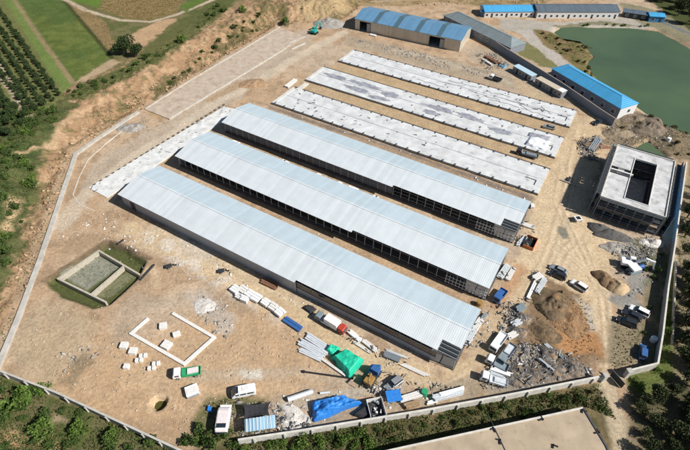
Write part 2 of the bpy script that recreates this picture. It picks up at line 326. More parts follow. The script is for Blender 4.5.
for off in (0, 1.9):
    for ln in ([(140, 222), (220, 262), (300, 308), (372, 352), (410, 378), (445, 382), (480, 362), (505, 320), (530, 280), (545, 250), (556, 215), (566, 170), (575, 130)], [(505, 335), (535, 300), (560, 250), (575, 235), (585, 260), (598, 290), (602, 330), (603, 380), (616, 425)], [(560, 165), (552, 200), (570, 240), (600, 300), (604, 350)], [(548, 240), (575, 262), (600, 290)]):
        stroke([(a + off * 4, b + off * 1.5) for a, b in ln], .7, (.40, .30, .19), .4, .6, .7)
        stroke([(a + off * 4 + 2.5, b + off * 1.5 + 1) for a, b in ln], .6, (.62, .51, .36), .4, .6, .6)
fill([(110, 340), (200, 300), (290, 320), (330, 350), (350, 372), (300, 395), (250, 395), (200, 405), (185, 440), (120, 420), (60, 395), (20, 370), (40, 320)], (.465, .315, .185), 3, 4, .7)
stroke([(190, 375), (240, 373), (300, 372), (350, 378)], 3, (.45, .38, .29), 1, 1.5, .5); stroke([(280, 408), (330, 398), (400, 384)], 2.6, (.42, .37, .3), .6, .7, .8)
fill([(158, 120), (170, 118), (166, 108), (146, 112)], (.36, .24, .12), 1, 2, .7); fill([(242, 372), (262, 368), (262, 378), (246, 378)], (.56, .53, .46), .7, 1.2, .8)
fill([(180, 232), (205, 240), (215, 255), (200, 262), (180, 250)], (.50, .44, .37), 1.5, 3, .6); fill([(190, 296), (205, 290), (235, 312), (232, 335), (205, 325), (195, 310)], (.43, .38, .32), 1.5, 3, .8)
fill([(0, 336), (45, 300), (95, 318), (90, 350), (45, 390), (10, 370)], (.40, .325, .225), 2, 3, .6); fill([(60, 380), (70, 368), (85, 355), (95, 362), (72, 388)], (.2, .16, .1), 1, 2, .7)
fill([(145, 300), (210, 296), (180, 330), (130, 345)], (.43, .36, .28), 2, 3, .35)
# lanes between the slabs and sheds
for a in ([(306, 80), (560, 158), (550, 166), (292, 90)], [(341, 62), (572, 128), (562, 137), (325, 68)]): fill(a, (.41, .30, .18), .8, 1, .8)
fill([(250, 100), (275, 106), (540, 198), (530, 205)], (.30, .22, .15), .7, 1.5, .8); stroke([(270, 108), (400, 150), (530, 198)], 1.6, (.14, .12, .11), .6, 1.4, .6); fill([(375, 148), (410, 162), (420, 168), (395, 166)], (.33, .17, .1), 1, 2, .7)
stroke([(215, 180), (250, 193), (310, 222), (400, 262)], 2.4, (.40, .29, .17), .6, .8, .9)
fill([(345, 34), (460, 62), (560, 90), (572, 104), (440, 72), (345, 44)], (.33, .28, .21), 1.2, 2.5, .7); stroke([(352, 38), (400, 52), (470, 68), (530, 84)], 1.5, (.16, .15, .13), .6, 2, .6, n2); stroke([(395, 50), (440, 60), (500, 80), (540, 92)], 2.6, (.42, .37, .29), .6, 1, .7)
fill([(458, 50), (470, 42), (520, 60), (530, 80), (480, 66)], (.35, .29, .22), 1.5, 2, .7); fill([(510, 76), (545, 94), (590, 122), (570, 126), (520, 92)], (.44, .34, .22), 1, 1.5, .9)
# lake surroundings
fill([(500, 18), (560, 22), (625, 17), (665, 26), (640, 33), (560, 26), (548, 34), (530, 34), (500, 30)], (.36, .33, .28), 1, 1.5); fill([(512, 30), (535, 30), (572, 66), (592, 86), (570, 70), (552, 68), (536, 50), (520, 34)], (.40, .37, .33), .8, 1, .9)
fill([(533, 29), (560, 36), (586, 42), (597, 55), (592, 68), (612, 88), (640, 108), (625, 106), (585, 76), (560, 54), (540, 42)], (.20, .15, .075), .8, 2); fill([(533, 29), (560, 36), (586, 42), (597, 55), (592, 68), (600, 80), (585, 76), (560, 54)], (.12, .12, .04), .8, 1.5, .8, n2, .5)
fill([(510, 36), (530, 44), (560, 68), (540, 66), (515, 52)], (.17, .16, .07), .8, 2); fill([(545, 26), (600, 21), (655, 27), (650, 30), (600, 27), (560, 28)], (.15, .14, .08), .5, 1.2, .85)
fill([(619, 2), (640, 6), (690, 20), (700, 52), (680, 42), (655, 28), (640, 24), (625, 14)], (.22, .2, .13), 1, 2); fill([(640, -8), (720, -8), (720, 40), (690, 30), (660, 10)], (.06, .07, .025), 1, 3); stroke([(650, 18), (670, 25), (695, 36)], 2.6, (.14, .16, .17), .5, .5)
fill([(600, 128), (625, 112), (655, 118), (690, 132), (705, 160), (680, 160), (665, 155), (650, 140), (635, 148), (605, 146)], (.22, .17, .11), 1, 3); fill([(640, 112), (668, 122), (678, 150), (660, 152), (650, 138), (636, 130)], (.12, .10, .065), 1, 3, .8)
stroke([(640, 106), (655, 118), (672, 128), (690, 134)], 1.6, (.34, .26, .13), .8, 1, .8)
fill([(572, 140), (592, 138), (600, 150), (580, 148)], (.3, .19, .09), 1, 2, .8); fill([(590, 205), (575, 208), (560, 230), (568, 240), (570, 225)], (.36, .31, .23), 1, 2, .5)
fill([(558, 226), (566, 228), (569, 238), (563, 240), (559, 234)], (.2, .19, .15), .6, .8); fill([(612, 248), (650, 238), (655, 262), (640, 300), (645, 310), (625, 312), (615, 300), (628, 285), (625, 262)], (.25, .24, .215), 1.2, 3)
fill([(636, 240), (660, 238), (668, 258), (655, 268), (640, 260)], (.13, .12, .06), 1, 2.5, .8); fill([(648, 262), (668, 250), (655, 362), (636, 366)], (.12, .12, .07), 1, 2, .8); fill([(612, 322), (640, 330), (645, 362), (612, 372), (610, 350)], (.22, .185, .12), 1, 2, .9)
# dirt mound area, scrapyard
fill([(528, 300), (548, 278), (575, 290), (592, 320), (600, 372), (560, 378), (505, 390), (490, 388), (500, 345), (520, 325)], (.22, .15, .09), 1.5, 3); fill([(560, 318), (592, 330), (598, 350), (572, 358), (556, 340)], (.42, .22, .1), 1.5, 3, .85)
fill([(500, 352), (540, 350), (588, 365), (600, 374), (520, 392), (490, 392)], (.25, .23, .2), 1, 2.5, .8); fill([(575, 298), (590, 305), (597, 330), (590, 330)], (.46, .42, .36), .8, 1.5, .7); fill([(464, 318), (520, 300), (500, 385), (470, 368)], (.42, .32, .21), 1.5, 2, .7); stroke([(520, 270), (497, 305)], 3.5, (.4, .22, .12), 1, 1.5, .7)
fill([(440, 384), (475, 378), (520, 392), (440, 402), (330, 422), (310, 430), (300, 420), (380, 402)], (.3, .25, .18), 1, 2, .8); fill([(205, 405), (235, 396), (262, 402), (275, 445), (195, 452), (190, 430)], (.12, .12, .05), 1.5, 3, .9); fill([(225, 415), (300, 405), (310, 430), (240, 442)], (.36, .28, .2), 1, 2, .8)
# outside the south walls
fill([(-60, 360), (0, 374), (90, 410), (186, 452), (180, 520), (-120, 520)], (.14, .125, .06), .5, .6); fill([(-60, 360), (0, 374), (90, 410), (186, 452), (180, 520), (-120, 520)], (.08, .10, .03), .5, .6, .85, n2, .5)
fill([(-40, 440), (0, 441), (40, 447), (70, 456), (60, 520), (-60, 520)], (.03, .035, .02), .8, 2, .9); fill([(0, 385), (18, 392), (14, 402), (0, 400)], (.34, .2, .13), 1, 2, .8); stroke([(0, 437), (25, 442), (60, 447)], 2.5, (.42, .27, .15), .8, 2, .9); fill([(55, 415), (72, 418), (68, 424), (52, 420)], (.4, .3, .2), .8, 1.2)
fill([(180, 452), (232, 444), (600, 382), (622, 452), (640, 520), (120, 520)], (.085, .08, .035), .4, .5); fill([(180, 452), (232, 444), (600, 382), (622, 452), (640, 520), (120, 520)], (.17, .13, .07), .4, .5, .8, n2, .5)
fill([(598, 384), (614, 384), (638, 452), (645, 500), (620, 500), (606, 420)], (.44, .36, .25), .8, 1.2, .95)
fill([(626, 374), (653, 368), (668, 255), (675, 245), (672, 380), (650, 400), (630, 392)], (.11, .13, .04), .6, 1.2); fill([(676, 190), (700, 170), (720, 300), (720, 470), (690, 470), (680, 400), (678, 330)], (.25, .2, .13), 1, 2.5, .9)
fill([(628, 395), (655, 392), (675, 380), (720, 380), (720, 520), (640, 520), (630, 430)], (.16, .13, .08), 1.5, 3, .8); fill([(628, 395), (655, 392), (675, 380), (720, 380), (720, 520), (640, 520), (630, 430)], (.06, .06, .03), 1, 2, .7, n2, .5)
stroke([(683, 168), (676, 230), (672, 262)], 1.6, (.45, .36, .22), .5, 1, .8)
# excavations
fill([(44, 281), (107, 242), (128, 248), (147, 261), (138, 278), (110, 304), (92, 309), (60, 296)], (.085, .095, .035), .6, 1); stroke([(44, 281), (107, 242), (128, 248), (150, 259)], 1.4, (.13, .09, .06), .5, .8, .8)
fill([(62, 277), (98, 254), (120, 267), (87, 291)], (.24, .24, .19), .5, .6); fill([(94, 296), (126, 272), (136, 277), (106, 300)], (.17, .17, .1), .5, .6); fill([(146, 404), (155, 394), (168, 395), (168, 404), (160, 412), (150, 411)], (.5, .38, .24), .8, .8, .9)
ny, nx = GX.shape
V = np.stack([GX, GY, GZ], -1).reshape(-1, 3)
idx = np.arange(ny * nx).reshape(ny, nx)
Fq = np.stack([idx[:-1, :-1], idx[:-1, 1:], idx[1:, 1:], idx[1:, :-1]], -1).reshape(-1, 4)
gm, t, b = nodes('ground_soil'); N = t.nodes; L = t.links
b.inputs['Roughness'].default_value = 1; b.inputs['Specular IOR Level'].default_value = .1
at = N.new('ShaderNodeAttribute'); at.attribute_name = 'soil'; tc = N.new('ShaderNodeTexCoord')
def gnoise(sc, det, ro=.6):
    n = N.new('ShaderNodeTexNoise'); n.inputs['Scale'].default_value = sc; n.inputs['Detail'].default_value = det; n.inputs['Roughness'].default_value = ro
    L.new(tc.outputs['Object'], n.inputs['Vector']); return n
na = gnoise(1.25, 9, .74); nb = gnoise(.22, 5)
mr = N.new('ShaderNodeMapRange'); mr.inputs['From Min'].default_value = .3; mr.inputs['From Max'].default_value = .7; mr.inputs['To Min'].default_value = .64; mr.inputs['To Max'].default_value = 1.32; L.new(na.outputs['Fac'], mr.inputs['Value'])
mr2 = N.new('ShaderNodeMapRange'); mr2.inputs['From Min'].default_value = .3; mr2.inputs['From Max'].default_value = .7; mr2.inputs['To Min'].default_value = .88; mr2.inputs['To Max'].default_value = 1.12; L.new(nb.outputs['Fac'], mr2.inputs['Value'])
mm = N.new('ShaderNodeMath'); mm.operation = 'MULTIPLY'; L.new(mr.outputs[0], mm.inputs[0]); L.new(mr2.outputs[0], mm.inputs[1])
vm = N.new('ShaderNodeVectorMath'); vm.operation = 'SCALE'; L.new(at.outputs['Color'], vm.inputs[0]); L.new(mm.outputs[0], vm.inputs['Scale'])
vo = N.new('ShaderNodeTexVoronoi'); vo.inputs['Scale'].default_value = 1.6; L.new(tc.outputs['Object'], vo.inputs['Vector'])   # pale pebbles
lt = N.new('ShaderNodeMath'); lt.operation = 'LESS_THAN'; lt.inputs[1].default_value = .16; L.new(vo.outputs['Distance'], lt.inputs[0])
pm = N.new('ShaderNodeMath'); pm.operation = 'MULTIPLY'; pm.inputs[1].default_value = .3; L.new(lt.outputs[0], pm.inputs[0])
vs2 = N.new('ShaderNodeVectorMath'); vs2.operation = 'SCALE'; vs2.inputs['Scale'].default_value = 1.45; L.new(vm.outputs[0], vs2.inputs[0])
mx = N.new('ShaderNodeMix'); mx.data_type = 'RGBA'; L.new(pm.outputs[0], mx.inputs['Factor']); L.new(vm.outputs[0], mx.inputs['A']); L.new(vs2.outputs[0], mx.inputs['B'])
L.new(mx.outputs['Result'], b.inputs['Base Color'])
bp = N.new('ShaderNodeBump'); bp.inputs['Distance'].default_value = .2; bp.inputs['Strength'].default_value = 1.; L.new(na.outputs['Fac'], bp.inputs['Height']); L.new(bp.outputs['Normal'], b.inputs['Normal'])
ground = npmesh('ground', V, Fq, gm, smooth=True); tag(ground, kind='structure')
ca = ground.data.color_attributes.new('soil', 'FLOAT_COLOR', 'POINT')
ca.data.foreach_set('color', np.concatenate([C.reshape(-1, 3), np.ones((nx * ny, 1))], 1).astype(np.float32).ravel())
# water
def water(name, poly, z, col, rough):
    m, t, b = nodes(name + '_surface'); N = t.nodes; L = t.links
    b.inputs['Roughness'].default_value = rough; b.inputs['Specular IOR Level'].default_value = .25
    tc = N.new('ShaderNodeTexCoord'); nz = N.new('ShaderNodeTexNoise'); nz.inputs['Scale'].default_value = .03; nz.inputs['Detail'].default_value = 5; L.new(tc.outputs['Object'], nz.inputs['Vector'])
    cr = N.new('ShaderNodeValToRGB'); cr.color_ramp.elements[0].position = .35; cr.color_ramp.elements[1].position = .65
    cr.color_ramp.elements[0].color = (*[c * .85 for c in col], 1); cr.color_ramp.elements[1].color = (col[0] * 1.2, col[1] * 1.12, col[2], 1)
    L.new(nz.outputs['Fac'], cr.inputs['Fac']); L.new(cr.outputs['Color'], b.inputs['Base Color'])
    n2_ = N.new('ShaderNodeTexNoise'); n2_.inputs['Scale'].default_value = 1.2; n2_.inputs['Detail'].default_value = 4; L.new(tc.outputs['Object'], n2_.inputs['Vector'])
    bp = N.new('ShaderNodeBump'); bp.inputs['Distance'].default_value = .02; L.new(n2_.outputs['Fac'], bp.inputs['Height']); L.new(bp.outputs['Normal'], b.inputs['Normal'])
    me = bpy.data.meshes.new(name); me.from_pydata([(x, y, z) for x, y in poly], [], [tuple(range(len(poly)))]); me.materials.append(m)
    o = bpy.data.objects.new(name, me); COL.objects.link(o); tag(o, kind='structure')
def grow(poly, k):
    cx = sum(p[0] for p in poly) / len(poly); cy = sum(p[1] for p in poly) / len(poly)
    return [(cx + (x - cx) * k, cy + (y - cy) * k) for x, y in poly]
water('lake_water', grow(LAKE, 1.06), -1.0, (.062, .105, .06), .4); water('pond_water', grow(POND, 1.15), -.75, (.07, .11, .06), .2)
water('pit_water', grow(PIT, .9), -1.5, (.08, .08, .025), .2)
# concrete hardstand and its edging
HS = [(145.6, 110), (170, 96), (189, 83), (280, 28), (305, 37), (286, 48.5), (228, 84), (169.6, 119.6)]
tag(MB().prism([P(a, b) for a, b in HS], -.3, .26).build('hardstand', mat('hardstand_screed', (.44, .365, .29), .9, var=.14, scale=.4, dirt=((.33, .25, .18), .35, .52))), kind='structure')
# ------------------------------------------------------------------ perimeter walls
def wall(name, pts, h, w, m, label, cat='wall', piers=0, coping=None, z0=-.4, pside=1):
    a = W(*pts[0]); t_ = thing(name, label, cat, a)
    mb = MB(); cp = MB(); n = 0
    q = [W(*p) for p in pts]
    for i in range(len(q) - 1):
        (x0, y0, _), (x1, y1, _) = q[i], q[i + 1]; Ls = math.hypot(x1 - x0, y1 - y0); an = math.atan2(y1 - y0, x1 - x0)
        cx, cy = (x0 + x1) / 2 - a[0], (y0 + y1) / 2 - a[1]
        mb.box(cx, cy, (h + z0) / 2 - .006 * i, Ls + w * .5 - .004 * i, w - .003 * i, h - z0, an)
        if coping: cp.box(cx, cy, h + .04 - .004 * i, Ls + w * .9, w + .12 - .003 * i, .08, an)
        if piers:
            k = int(Ls / piers)
            for j in range(k):
                s_ = (j + .5) / k; ox, oy = math.sin(an) * (w / 2 + .12) * pside, -math.cos(an) * (w / 2 + .12) * pside
                if n < 95: MB().box(0, 0, (h + z0) / 2 - .04, .35, .34, h - z0 - .1, an).build('pier', coping or m, t_, (x0 + (x1 - x0) * s_ - a[0] + ox, y0 + (y1 - y0) * s_ - a[1] + oy, 0)); n += 1
    mb.build('wall_panel', m, t_)
    if coping: cp.build('coping', coping, t_)
    return t_
wall('perimeter_wall', [(240, 444), (300, 435), (420, 415), (515, 397.5), (601, 380)], 2.1, .3, M['pale'], 'long pale concrete perimeter wall with piers below the blue tarp and scrap yard', piers=3.9 * 1.3, coping=M['pale'])
wall('perimeter_wall', [(-40, 358), (0, 374), (60, 397), (120, 425), (190, 458)], 1.7, .3, M['concrete'], 'grey pier-braced perimeter wall along the scrub at the lower left', piers=4.2, coping=M['concrete'])
wall('retaining_wall', [(-12, 395), (0, 364), (18, 321), (40, 262), (76, 155), (100, 138), (138, 113)], .65, 1.25, M['concrete'], 'broad low pale concrete wall running up the left side of the site')
wall('perimeter_wall', [(626, 376), (653, 369), (658, 340), (664, 292), (671, 250), (683, 168)], 2.7, .28, M['concrete'], 'tall concrete boundary wall on the right beside the shaded trench', coping=M['pale'])
wall('boundary_wall', [(470, 32), (505, 55), (560, 90), (600, 118), (612, 126)], 3.2, .3, mat('slate_wall', (.22, .24, .28), .8, var=.15), 'dark slate grey boundary wall behind the portable cabins and blue hipped roof', coping=mat('wall_coping_brown', (.3, .24, .2), .8))
wall('low_wall', [(675, 262), (673, 300), (671, 345)], 1.0, .3, M['concrete'], 'short low concrete wall between the grass trench and the trees on the right')
wall('edging_wall', [(169.6, 119.6), (228, 84), (286, 48.5), (291, 43), (305, 37)], .55, .45, M['concrete'], 'pale edging wall along the near side of the concrete hardstand')
wall('edging_wall', [(145.6, 109.5), (188.5, 82), (280, 27.6)], .5, .35, M['concrete'], 'pale edging wall below the eroded bank on the far side of the hardstand')
wall('garden_kerb', [(128, 127), (108, 142), (88, 160), (79, 178), (73, 195), (80, 205), (94, 211)], .18, .22, M['pale'], 'thin curving pale kerb inside the broad wall at the left')
for (px, py), lb in (((601.5, 381), 'pale concrete gate pillar at the end of the long south wall'), ((625, 376.5), 'pale concrete gate pillar beside the road, right of the gateway')):
    x, y, z = W(px, py); t_ = thing('gate_pillar', lb, 'pillar', (x, y, z), R(10)); MB().box(0, 0, 1.2, .9, .9, 2.8).build('shaft', M['pale'], t_, bev=.03); MB().box(0, 0, 2.7, 1.15, 1.15, .18).build('cap', M['concrete'], t_)
g = along((612, 378), (619, 386)); t_ = thing('gate_shadow_panel', 'dark gate panel at the south-east gateway, shadow put into its colour', 'gate', g[0], g[1]); MB().box(0, 0, 1.1, 3.4, .08, 2.).build('panel', M['darksteel'], t_); MB().box(0, .07, 1.1, 3.5, .05, .08).box(0, .07, 2.06, 3.5, .05, .08).build('frame', M['greymetal'], t_)  # the gateway shadow is put into this panel's dark colour
# ------------------------------------------------------------------ long sheds
roof_near = M['shedroof']
def shed(cs, label, kind, notch=True, step=.62):
    c_ = [UV(a, b_, 5.0) for a, b_ in cs]; u0, u1, v0, v1 = (c_[0][0] + c_[1][0]) / 2, (c_[2][0] + c_[3][0]) / 2, (c_[0][1] + c_[3][1]) / 2, (c_[1][1] + c_[2][1]) / 2
    Ls, Wd = u1 - u0, v1 - v0; x, y = uv2xy(u0, v0); t_ = thing('livestock_shed', label, 'shed', (x, y, 0), TH, 'long pale-roofed sheds')
    ez, rz = 5.0, 6.6; mid = Wd / 2; sl = (rz - ez) / mid; xs = Ls * step
    def slope(x0, x1, y0, y1, dz=0.):
        z = lambda yy: (ez + sl * yy if yy <= mid else rz - sl * (yy - mid)) + dz; m_ = MB()
        m_.hexa([(x0, y0, z(y0) - .1), (x1, y0, z(y0) - .1), (x1, y1, z(y1) - .1), (x0, y1, z(y1) - .1)], [(x0, y0, z(y0)), (x1, y0, z(y0)), (x1, y1, z(y1)), (x0, y1, z(y1))]); return m_
    nx_ = Ls - 4.6 if notch else Ls
    m_ = slope(0, xs, -.55, mid - .003); m_.v += []; r_ = m_
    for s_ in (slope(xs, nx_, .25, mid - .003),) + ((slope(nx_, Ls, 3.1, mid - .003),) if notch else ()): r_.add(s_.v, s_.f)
    tag(r_.build('roof_slope', M['shedroof'], t_), None); slope(0, Ls, mid + .003, Wd).build('roof_slope', M['shedroof2'], t_)['label'] = 'far roof slope, bluer and darker than the near slope'  # far slope coloured bluer and darker than the near slope
    if kind == 'open':
        for k in range(11): MB().box(random.uniform(.1, .62) * Ls, Wd + .12, ez - .02, random.uniform(.5, 2.6), .5, .1, random.uniform(-.1, .1)).build('protective_film', M['white'], t_)
    MB().box(Ls / 2, mid, rz + .03, Ls + .1, .5, .06).build('ridge_cap', M['shedroof'], t_)
    if notch:                              # bare purlins at the unfinished corner
        for k in range(6): MB().box(nx_ + 2.25, .35 + k * .48, ez + sl * (.35 + k * .48) - .12, 4.5, .16, .14).build('purlin', M['darksteel'] if k % 2 else M['greymetal'], t_)
        slope(nx_ + .1, Ls - .1, .2, 3.05, -.22).build('ceiling_sheet', M['darksteel'], t_)
    cm = M['offwhite'] if kind != 'panel' else M['greymetal']
    n = int(Ls / 2.7)
    for k in range(n + 1):
        MB().box(k * Ls / n * .996 + .2, .6, 2.4, .1, .14, 5.0).build('column', cm, t_)
    MB().box(Ls / 2, Wd - .3, 2.2, Ls - .2, .2, 4.5).build('far_wall', M['wallpanel'], t_)
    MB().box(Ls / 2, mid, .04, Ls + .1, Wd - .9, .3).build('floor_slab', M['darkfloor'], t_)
    if kind == 'panel':
        MB().box(xs / 2, .3, 2.3, xs - .3, .14, 5.0).build('wall_panel', M['wallpanel'], t_); MB().box(xs / 2, .2, 4.5, xs - .3, .1, .5).build('fascia', M['wallpanel'], t_)
        MB().box((xs + nx_) / 2, .44, .9, nx_ - xs, .14, 1.8).build('wall_panel', M['wallpanel'], t_); MB().box((xs + nx_) / 2, .5, 2.8, nx_ - xs, .06, 2.2).build('window_band', M['glass'], t_)
        MB().box((xs + nx_) / 2, .42, 3.9, nx_ - xs, .14, .16).build('girt', M['greymetal'], t_)
        MB().box(4.5, .2, 1.6, 1.8, .1, 2.9).build('door', M['darksteel'], t_)
    else:
        rails = (1.4, 2.7, 4.0) if kind == 'grid' else (1.5, 4.2)
        for zz in rails: MB().box(Ls / 2, .48, zz, Ls - .3, .07, .09).build('girt', M['greymetal'], t_)
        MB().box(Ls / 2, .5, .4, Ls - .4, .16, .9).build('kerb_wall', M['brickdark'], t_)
        if kind == 'grid':
            MB().box(xs / 2, .62, 2.9, xs - .6, .05, 3.7).build('curtain', mat('dark_mesh_curtain', (.12, .14, .17), .6), t_)
            for k in range(60): MB().box(.9 + k * xs / 61, .45, 2.9, .05, .05, 3.7).build('stud', M['greymetal'], t_)
        for k in range(12): MB().box(Ls - .7 - k * .95, .34, 2., .1, .1, 3.4).build('stud', M['white'], t_)
        for zz in (.8, 2., 3.1): MB().box(Ls - 5.8, .3, zz, 11.2, .08, .12).build('rail', M['white'], t_)
    # east end: frame with rails; west end: sheeted gable
    for k in range(7): 
        yy = 1. + k * (Wd - 2) / 6; MB().box(Ls - .25, yy, 2.3 + min(yy, Wd - yy) * sl * .5, .14, .14, 4.4 + min(yy, Wd - yy) * sl - .15).build('end_post', M['offwhite'], t_)
    MB().box(Ls - .3, mid, 2.9, .08, Wd - 1.6, .14).build('end_rail', M['greymetal'], t_)
    g_ = MB(); g_.add([(.3, .7, .1), (.3, Wd - .4, .1), (.3, Wd - .4, 4.5), (.3, mid, rz - .13), (.3, .7, 4.62), (.42, .7, .1), (.42, Wd - .4, .1), (.42, Wd - .4, 4.5), (.42, mid, rz - .13), (.42, .7, 4.62)], [(4, 3, 2, 1, 0), (5, 6, 7, 8, 9), (0, 1, 6, 5), (1, 2, 7, 6), (2, 3, 8, 7), (3, 4, 9, 8), (4, 0, 5, 9)]); g_.build('gable_wall', M['wallpanel'], t_)
    return t_
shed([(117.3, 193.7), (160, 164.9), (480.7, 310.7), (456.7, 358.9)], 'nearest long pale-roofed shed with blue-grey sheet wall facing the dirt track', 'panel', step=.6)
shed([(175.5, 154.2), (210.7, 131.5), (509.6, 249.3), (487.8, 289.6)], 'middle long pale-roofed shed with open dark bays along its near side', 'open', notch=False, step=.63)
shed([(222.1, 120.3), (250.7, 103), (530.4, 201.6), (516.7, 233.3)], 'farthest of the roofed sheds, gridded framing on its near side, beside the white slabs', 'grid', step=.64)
# plinth strip across the west ends with its bare posts
pl = [UV(89, 187), UV(107, 197.5), UV(238, 110), UV(224, 106)]
x, y = uv2xy(*UV(107, 197.7, .2)); t_ = thing('plinth_slab', 'whitish concrete plinth strip across the left ends of the three roofed sheds', 'slab', (x, y, 0), TH)
u9, v9 = UV(107, 197.7, .2); MB().prism([(UV(a, b2, .2)[0] - u9, UV(a, b2, .2)[1] - v9) for a, b2 in ((107, 197.7), (88.5, 187.5), (224, 106.5), (240, 110))] , -.3, .22).build('slab', M['plinth'], t_)
for k in range(30):
    yy = 2 + k * 2.1 + random.uniform(-.5, .5); xx = random.choice((-6.5, -4., -2.)) + random.uniform(-.3, .3); MB().tube((xx, yy, .2), (xx + random.uniform(-.1, .1), yy, random.uniform(1.2, 1.8)), .04, 5).build('rebar_post', M['greymetal'], t_)
for k in range(26): MB().box(-8.6 + k * .07, 2.2 + k * 2.4, .15, .5, .9, .5).build('edge_block', M['gravel'], t_)
# ------------------------------------------------------------------ foundation slabs
def slab(c, label, style):
    us = [UV(a, b_, .3) for a, b_ in c]; u0 = (us[0][0] + us[1][0]) / 2; u1 = (us[2][0] + us[3][0]) / 2; v0 = (us[0][1] + us[3][1]) / 2; v1 = (us[1][1] + us[2][1]) / 2
    Ls, Wd = u1 - u0, v1 - v0; x, y = uv2xy(u0, v0); t_ = thing('foundation_slab', label, 'slab', (x, y, 0), TH, 'white foundation slabs')
    MB().box(Ls / 2, Wd / 2, 0, Ls, Wd, .8).build('slab', M['slabwhite'], t_)
    for yy in (-.4, Wd + .4): MB().box(Ls / 2, yy, -.08, Ls + .3, .8, .7).build('edge_footing', M['footdark'], t_)  # near-black footing strips along both long edges of the slab
    MB().box(Ls / 2, Wd * .52, .43, Ls - 4, .16, .06).build('centre_channel', M['greymetal'], t_)
    n = 24
    for k in range(n):
        for yy in (.1, Wd - .1):
            if style != 'sheet' or k > 8: MB().box(1.5 + k * (Ls - 3) / (n - 1), yy, .48, .45, 1.2, .3).build('stub_block', M['brickdark'], t_)
    MB().box(Ls - 2.2, Wd * .25 + 1.2, .5, .18, 2.6, .2).box(Ls - 4, Wd * .25 + 2.6, .5, 3.6, .18, .2).build('channel_upstand', M['brickdark'], t_)
    MB().box(1.4, Wd / 2, .5, .35, Wd * .8, .22).build('end_upstand', M['pale'], t_)
    return t_, Ls, Wd
def blob(mb, cx, cy, rx, ry, z, n=14, h=.04, rot=0.):
    ps = []
    for k in range(n):
        a_ = 2 * math.pi * k / n; r_ = random.uniform(.65, 1.15); X_, Y_ = rx * r_ * math.cos(a_), ry * r_ * math.sin(a_)
        ps.append((cx + X_ * math.cos(rot) - Y_ * math.sin(rot), cy + X_ * math.sin(rot) + Y_ * math.cos(rot)))
    mb.prism(ps, z, z + h); return mb
sD, LD, WD = slab([(272.9, 102.2), (291.6, 87.8), (550, 167.8), (537.8, 194.4)], 'nearest of the three unroofed white slabs, directly behind the far shed', 'plain')
sE, LE, WE = slab([(305.6, 79.6), (322, 67), (564.4, 137.8), (554.4, 156.7)], 'middle unroofed white slab partly covered by grey membrane', 'sheet')
sF, LF, WF = slab([(341, 61), (351, 49.3), (577.3, 111.1), (568.9, 126.7)], 'farthest unroofed white slab with dark scraps on its right half', 'plain')
for cx, cy, rx, ry in ((10, 8.8, 6, 2.), (24, 9.3, 9, 1.7), (23, 4.2, 6, 2.2), (37, 7.6, 4, 2.2), (34, 2.8, 5, 1.6), (58, 8.3, 7, 1.9), (57, 3.8, 4, 1.6), (71, 9, 6, 1.6), (84, 5.5, 5, 2)):
    blob(MB(), cx, cy, rx, ry, .405, 22, .05 + random.random() * .03, random.uniform(-.1, .1)).build('membrane_sheet', M['membrane'], sE)
def place_on(s, Ls, lx, ly, z=.41):
    v = s.matrix_basis @ Vector((lx, ly, z)) if False else Vector((s.location.x + lx * CT - ly * ST, s.location.y + lx * ST + ly * CT, z)); return v
first = None
for sl_, Ls_, Wd_, rg, cnt, lb, grp in ((sF, LF, WF, (50, 101), 34, 'small dark scrap board lying on the right half of the farthest white slab', 'scraps on the farthest slab'), (sD, LD, WD, (4, 70), 26, 'small dark scrap lying on the nearest white slab', 'scraps on the nearest slab'), (sE, LE, WE, (40, 92), 14, 'small dark offcut lying on the membrane of the middle slab', 'scraps on the middle slab')):
    for k in range(cnt):
        lo = place_on(sl_, Ls_, random.uniform(*rg), random.uniform(1.2, Wd_ - 1.5))
        if first is None or first['label'] != lb:
            m_ = MB(); m_.box(0, 0, .04, .8, .26, .08).box(.3, .15, .05, .26, .5, .09, .5); o = m_.build('scrap_board', M['gravel'], None, lo, random.uniform(0, 3)); tag(o, lb, 'scrap', grp); first = o
        else: dup(first, lo, TH + random.choice((0, .3, 1.2, -.4, 1.57)) + random.uniform(-.3, .3), None, (random.uniform(.5, 1.9), random.uniform(.7, 1.4), 1))
for k, (a, b_, c_, d_) in enumerate([(60, 6.2, 74, 4.6), (66, 8.6, 77, 9.6), (80, 8.2, 86, 3.4), (90, 9.3, 95, 4.8), (84, 3., 96, 2.6), (46, 5, 58, 8.5), (50, 9.4, 62, 9.9), (70, 2.6, 82, 3.4), (74, 7.2, 92, 6.2), (38, 3, 50, 2.4)]):
    p = place_on(sF, LF, a, b_); q = place_on(sF, LF, c_, d_); m_ = MB(); prev = Vector((0, 0, .06)); dd = q - p
    for j in range(1, 7):
        cur = Vector((dd.x * j / 6 + random.uniform(-.7, .7), dd.y * j / 6 + random.uniform(-.7, .7), .06)); m_.tube(prev, cur, .05, 5); prev = cur
    tag(m_.build('hose', M['black'], None, p), 'dark hose snaking over the right half of the farthest white slab', 'hose', 'hoses on the farthest slab')
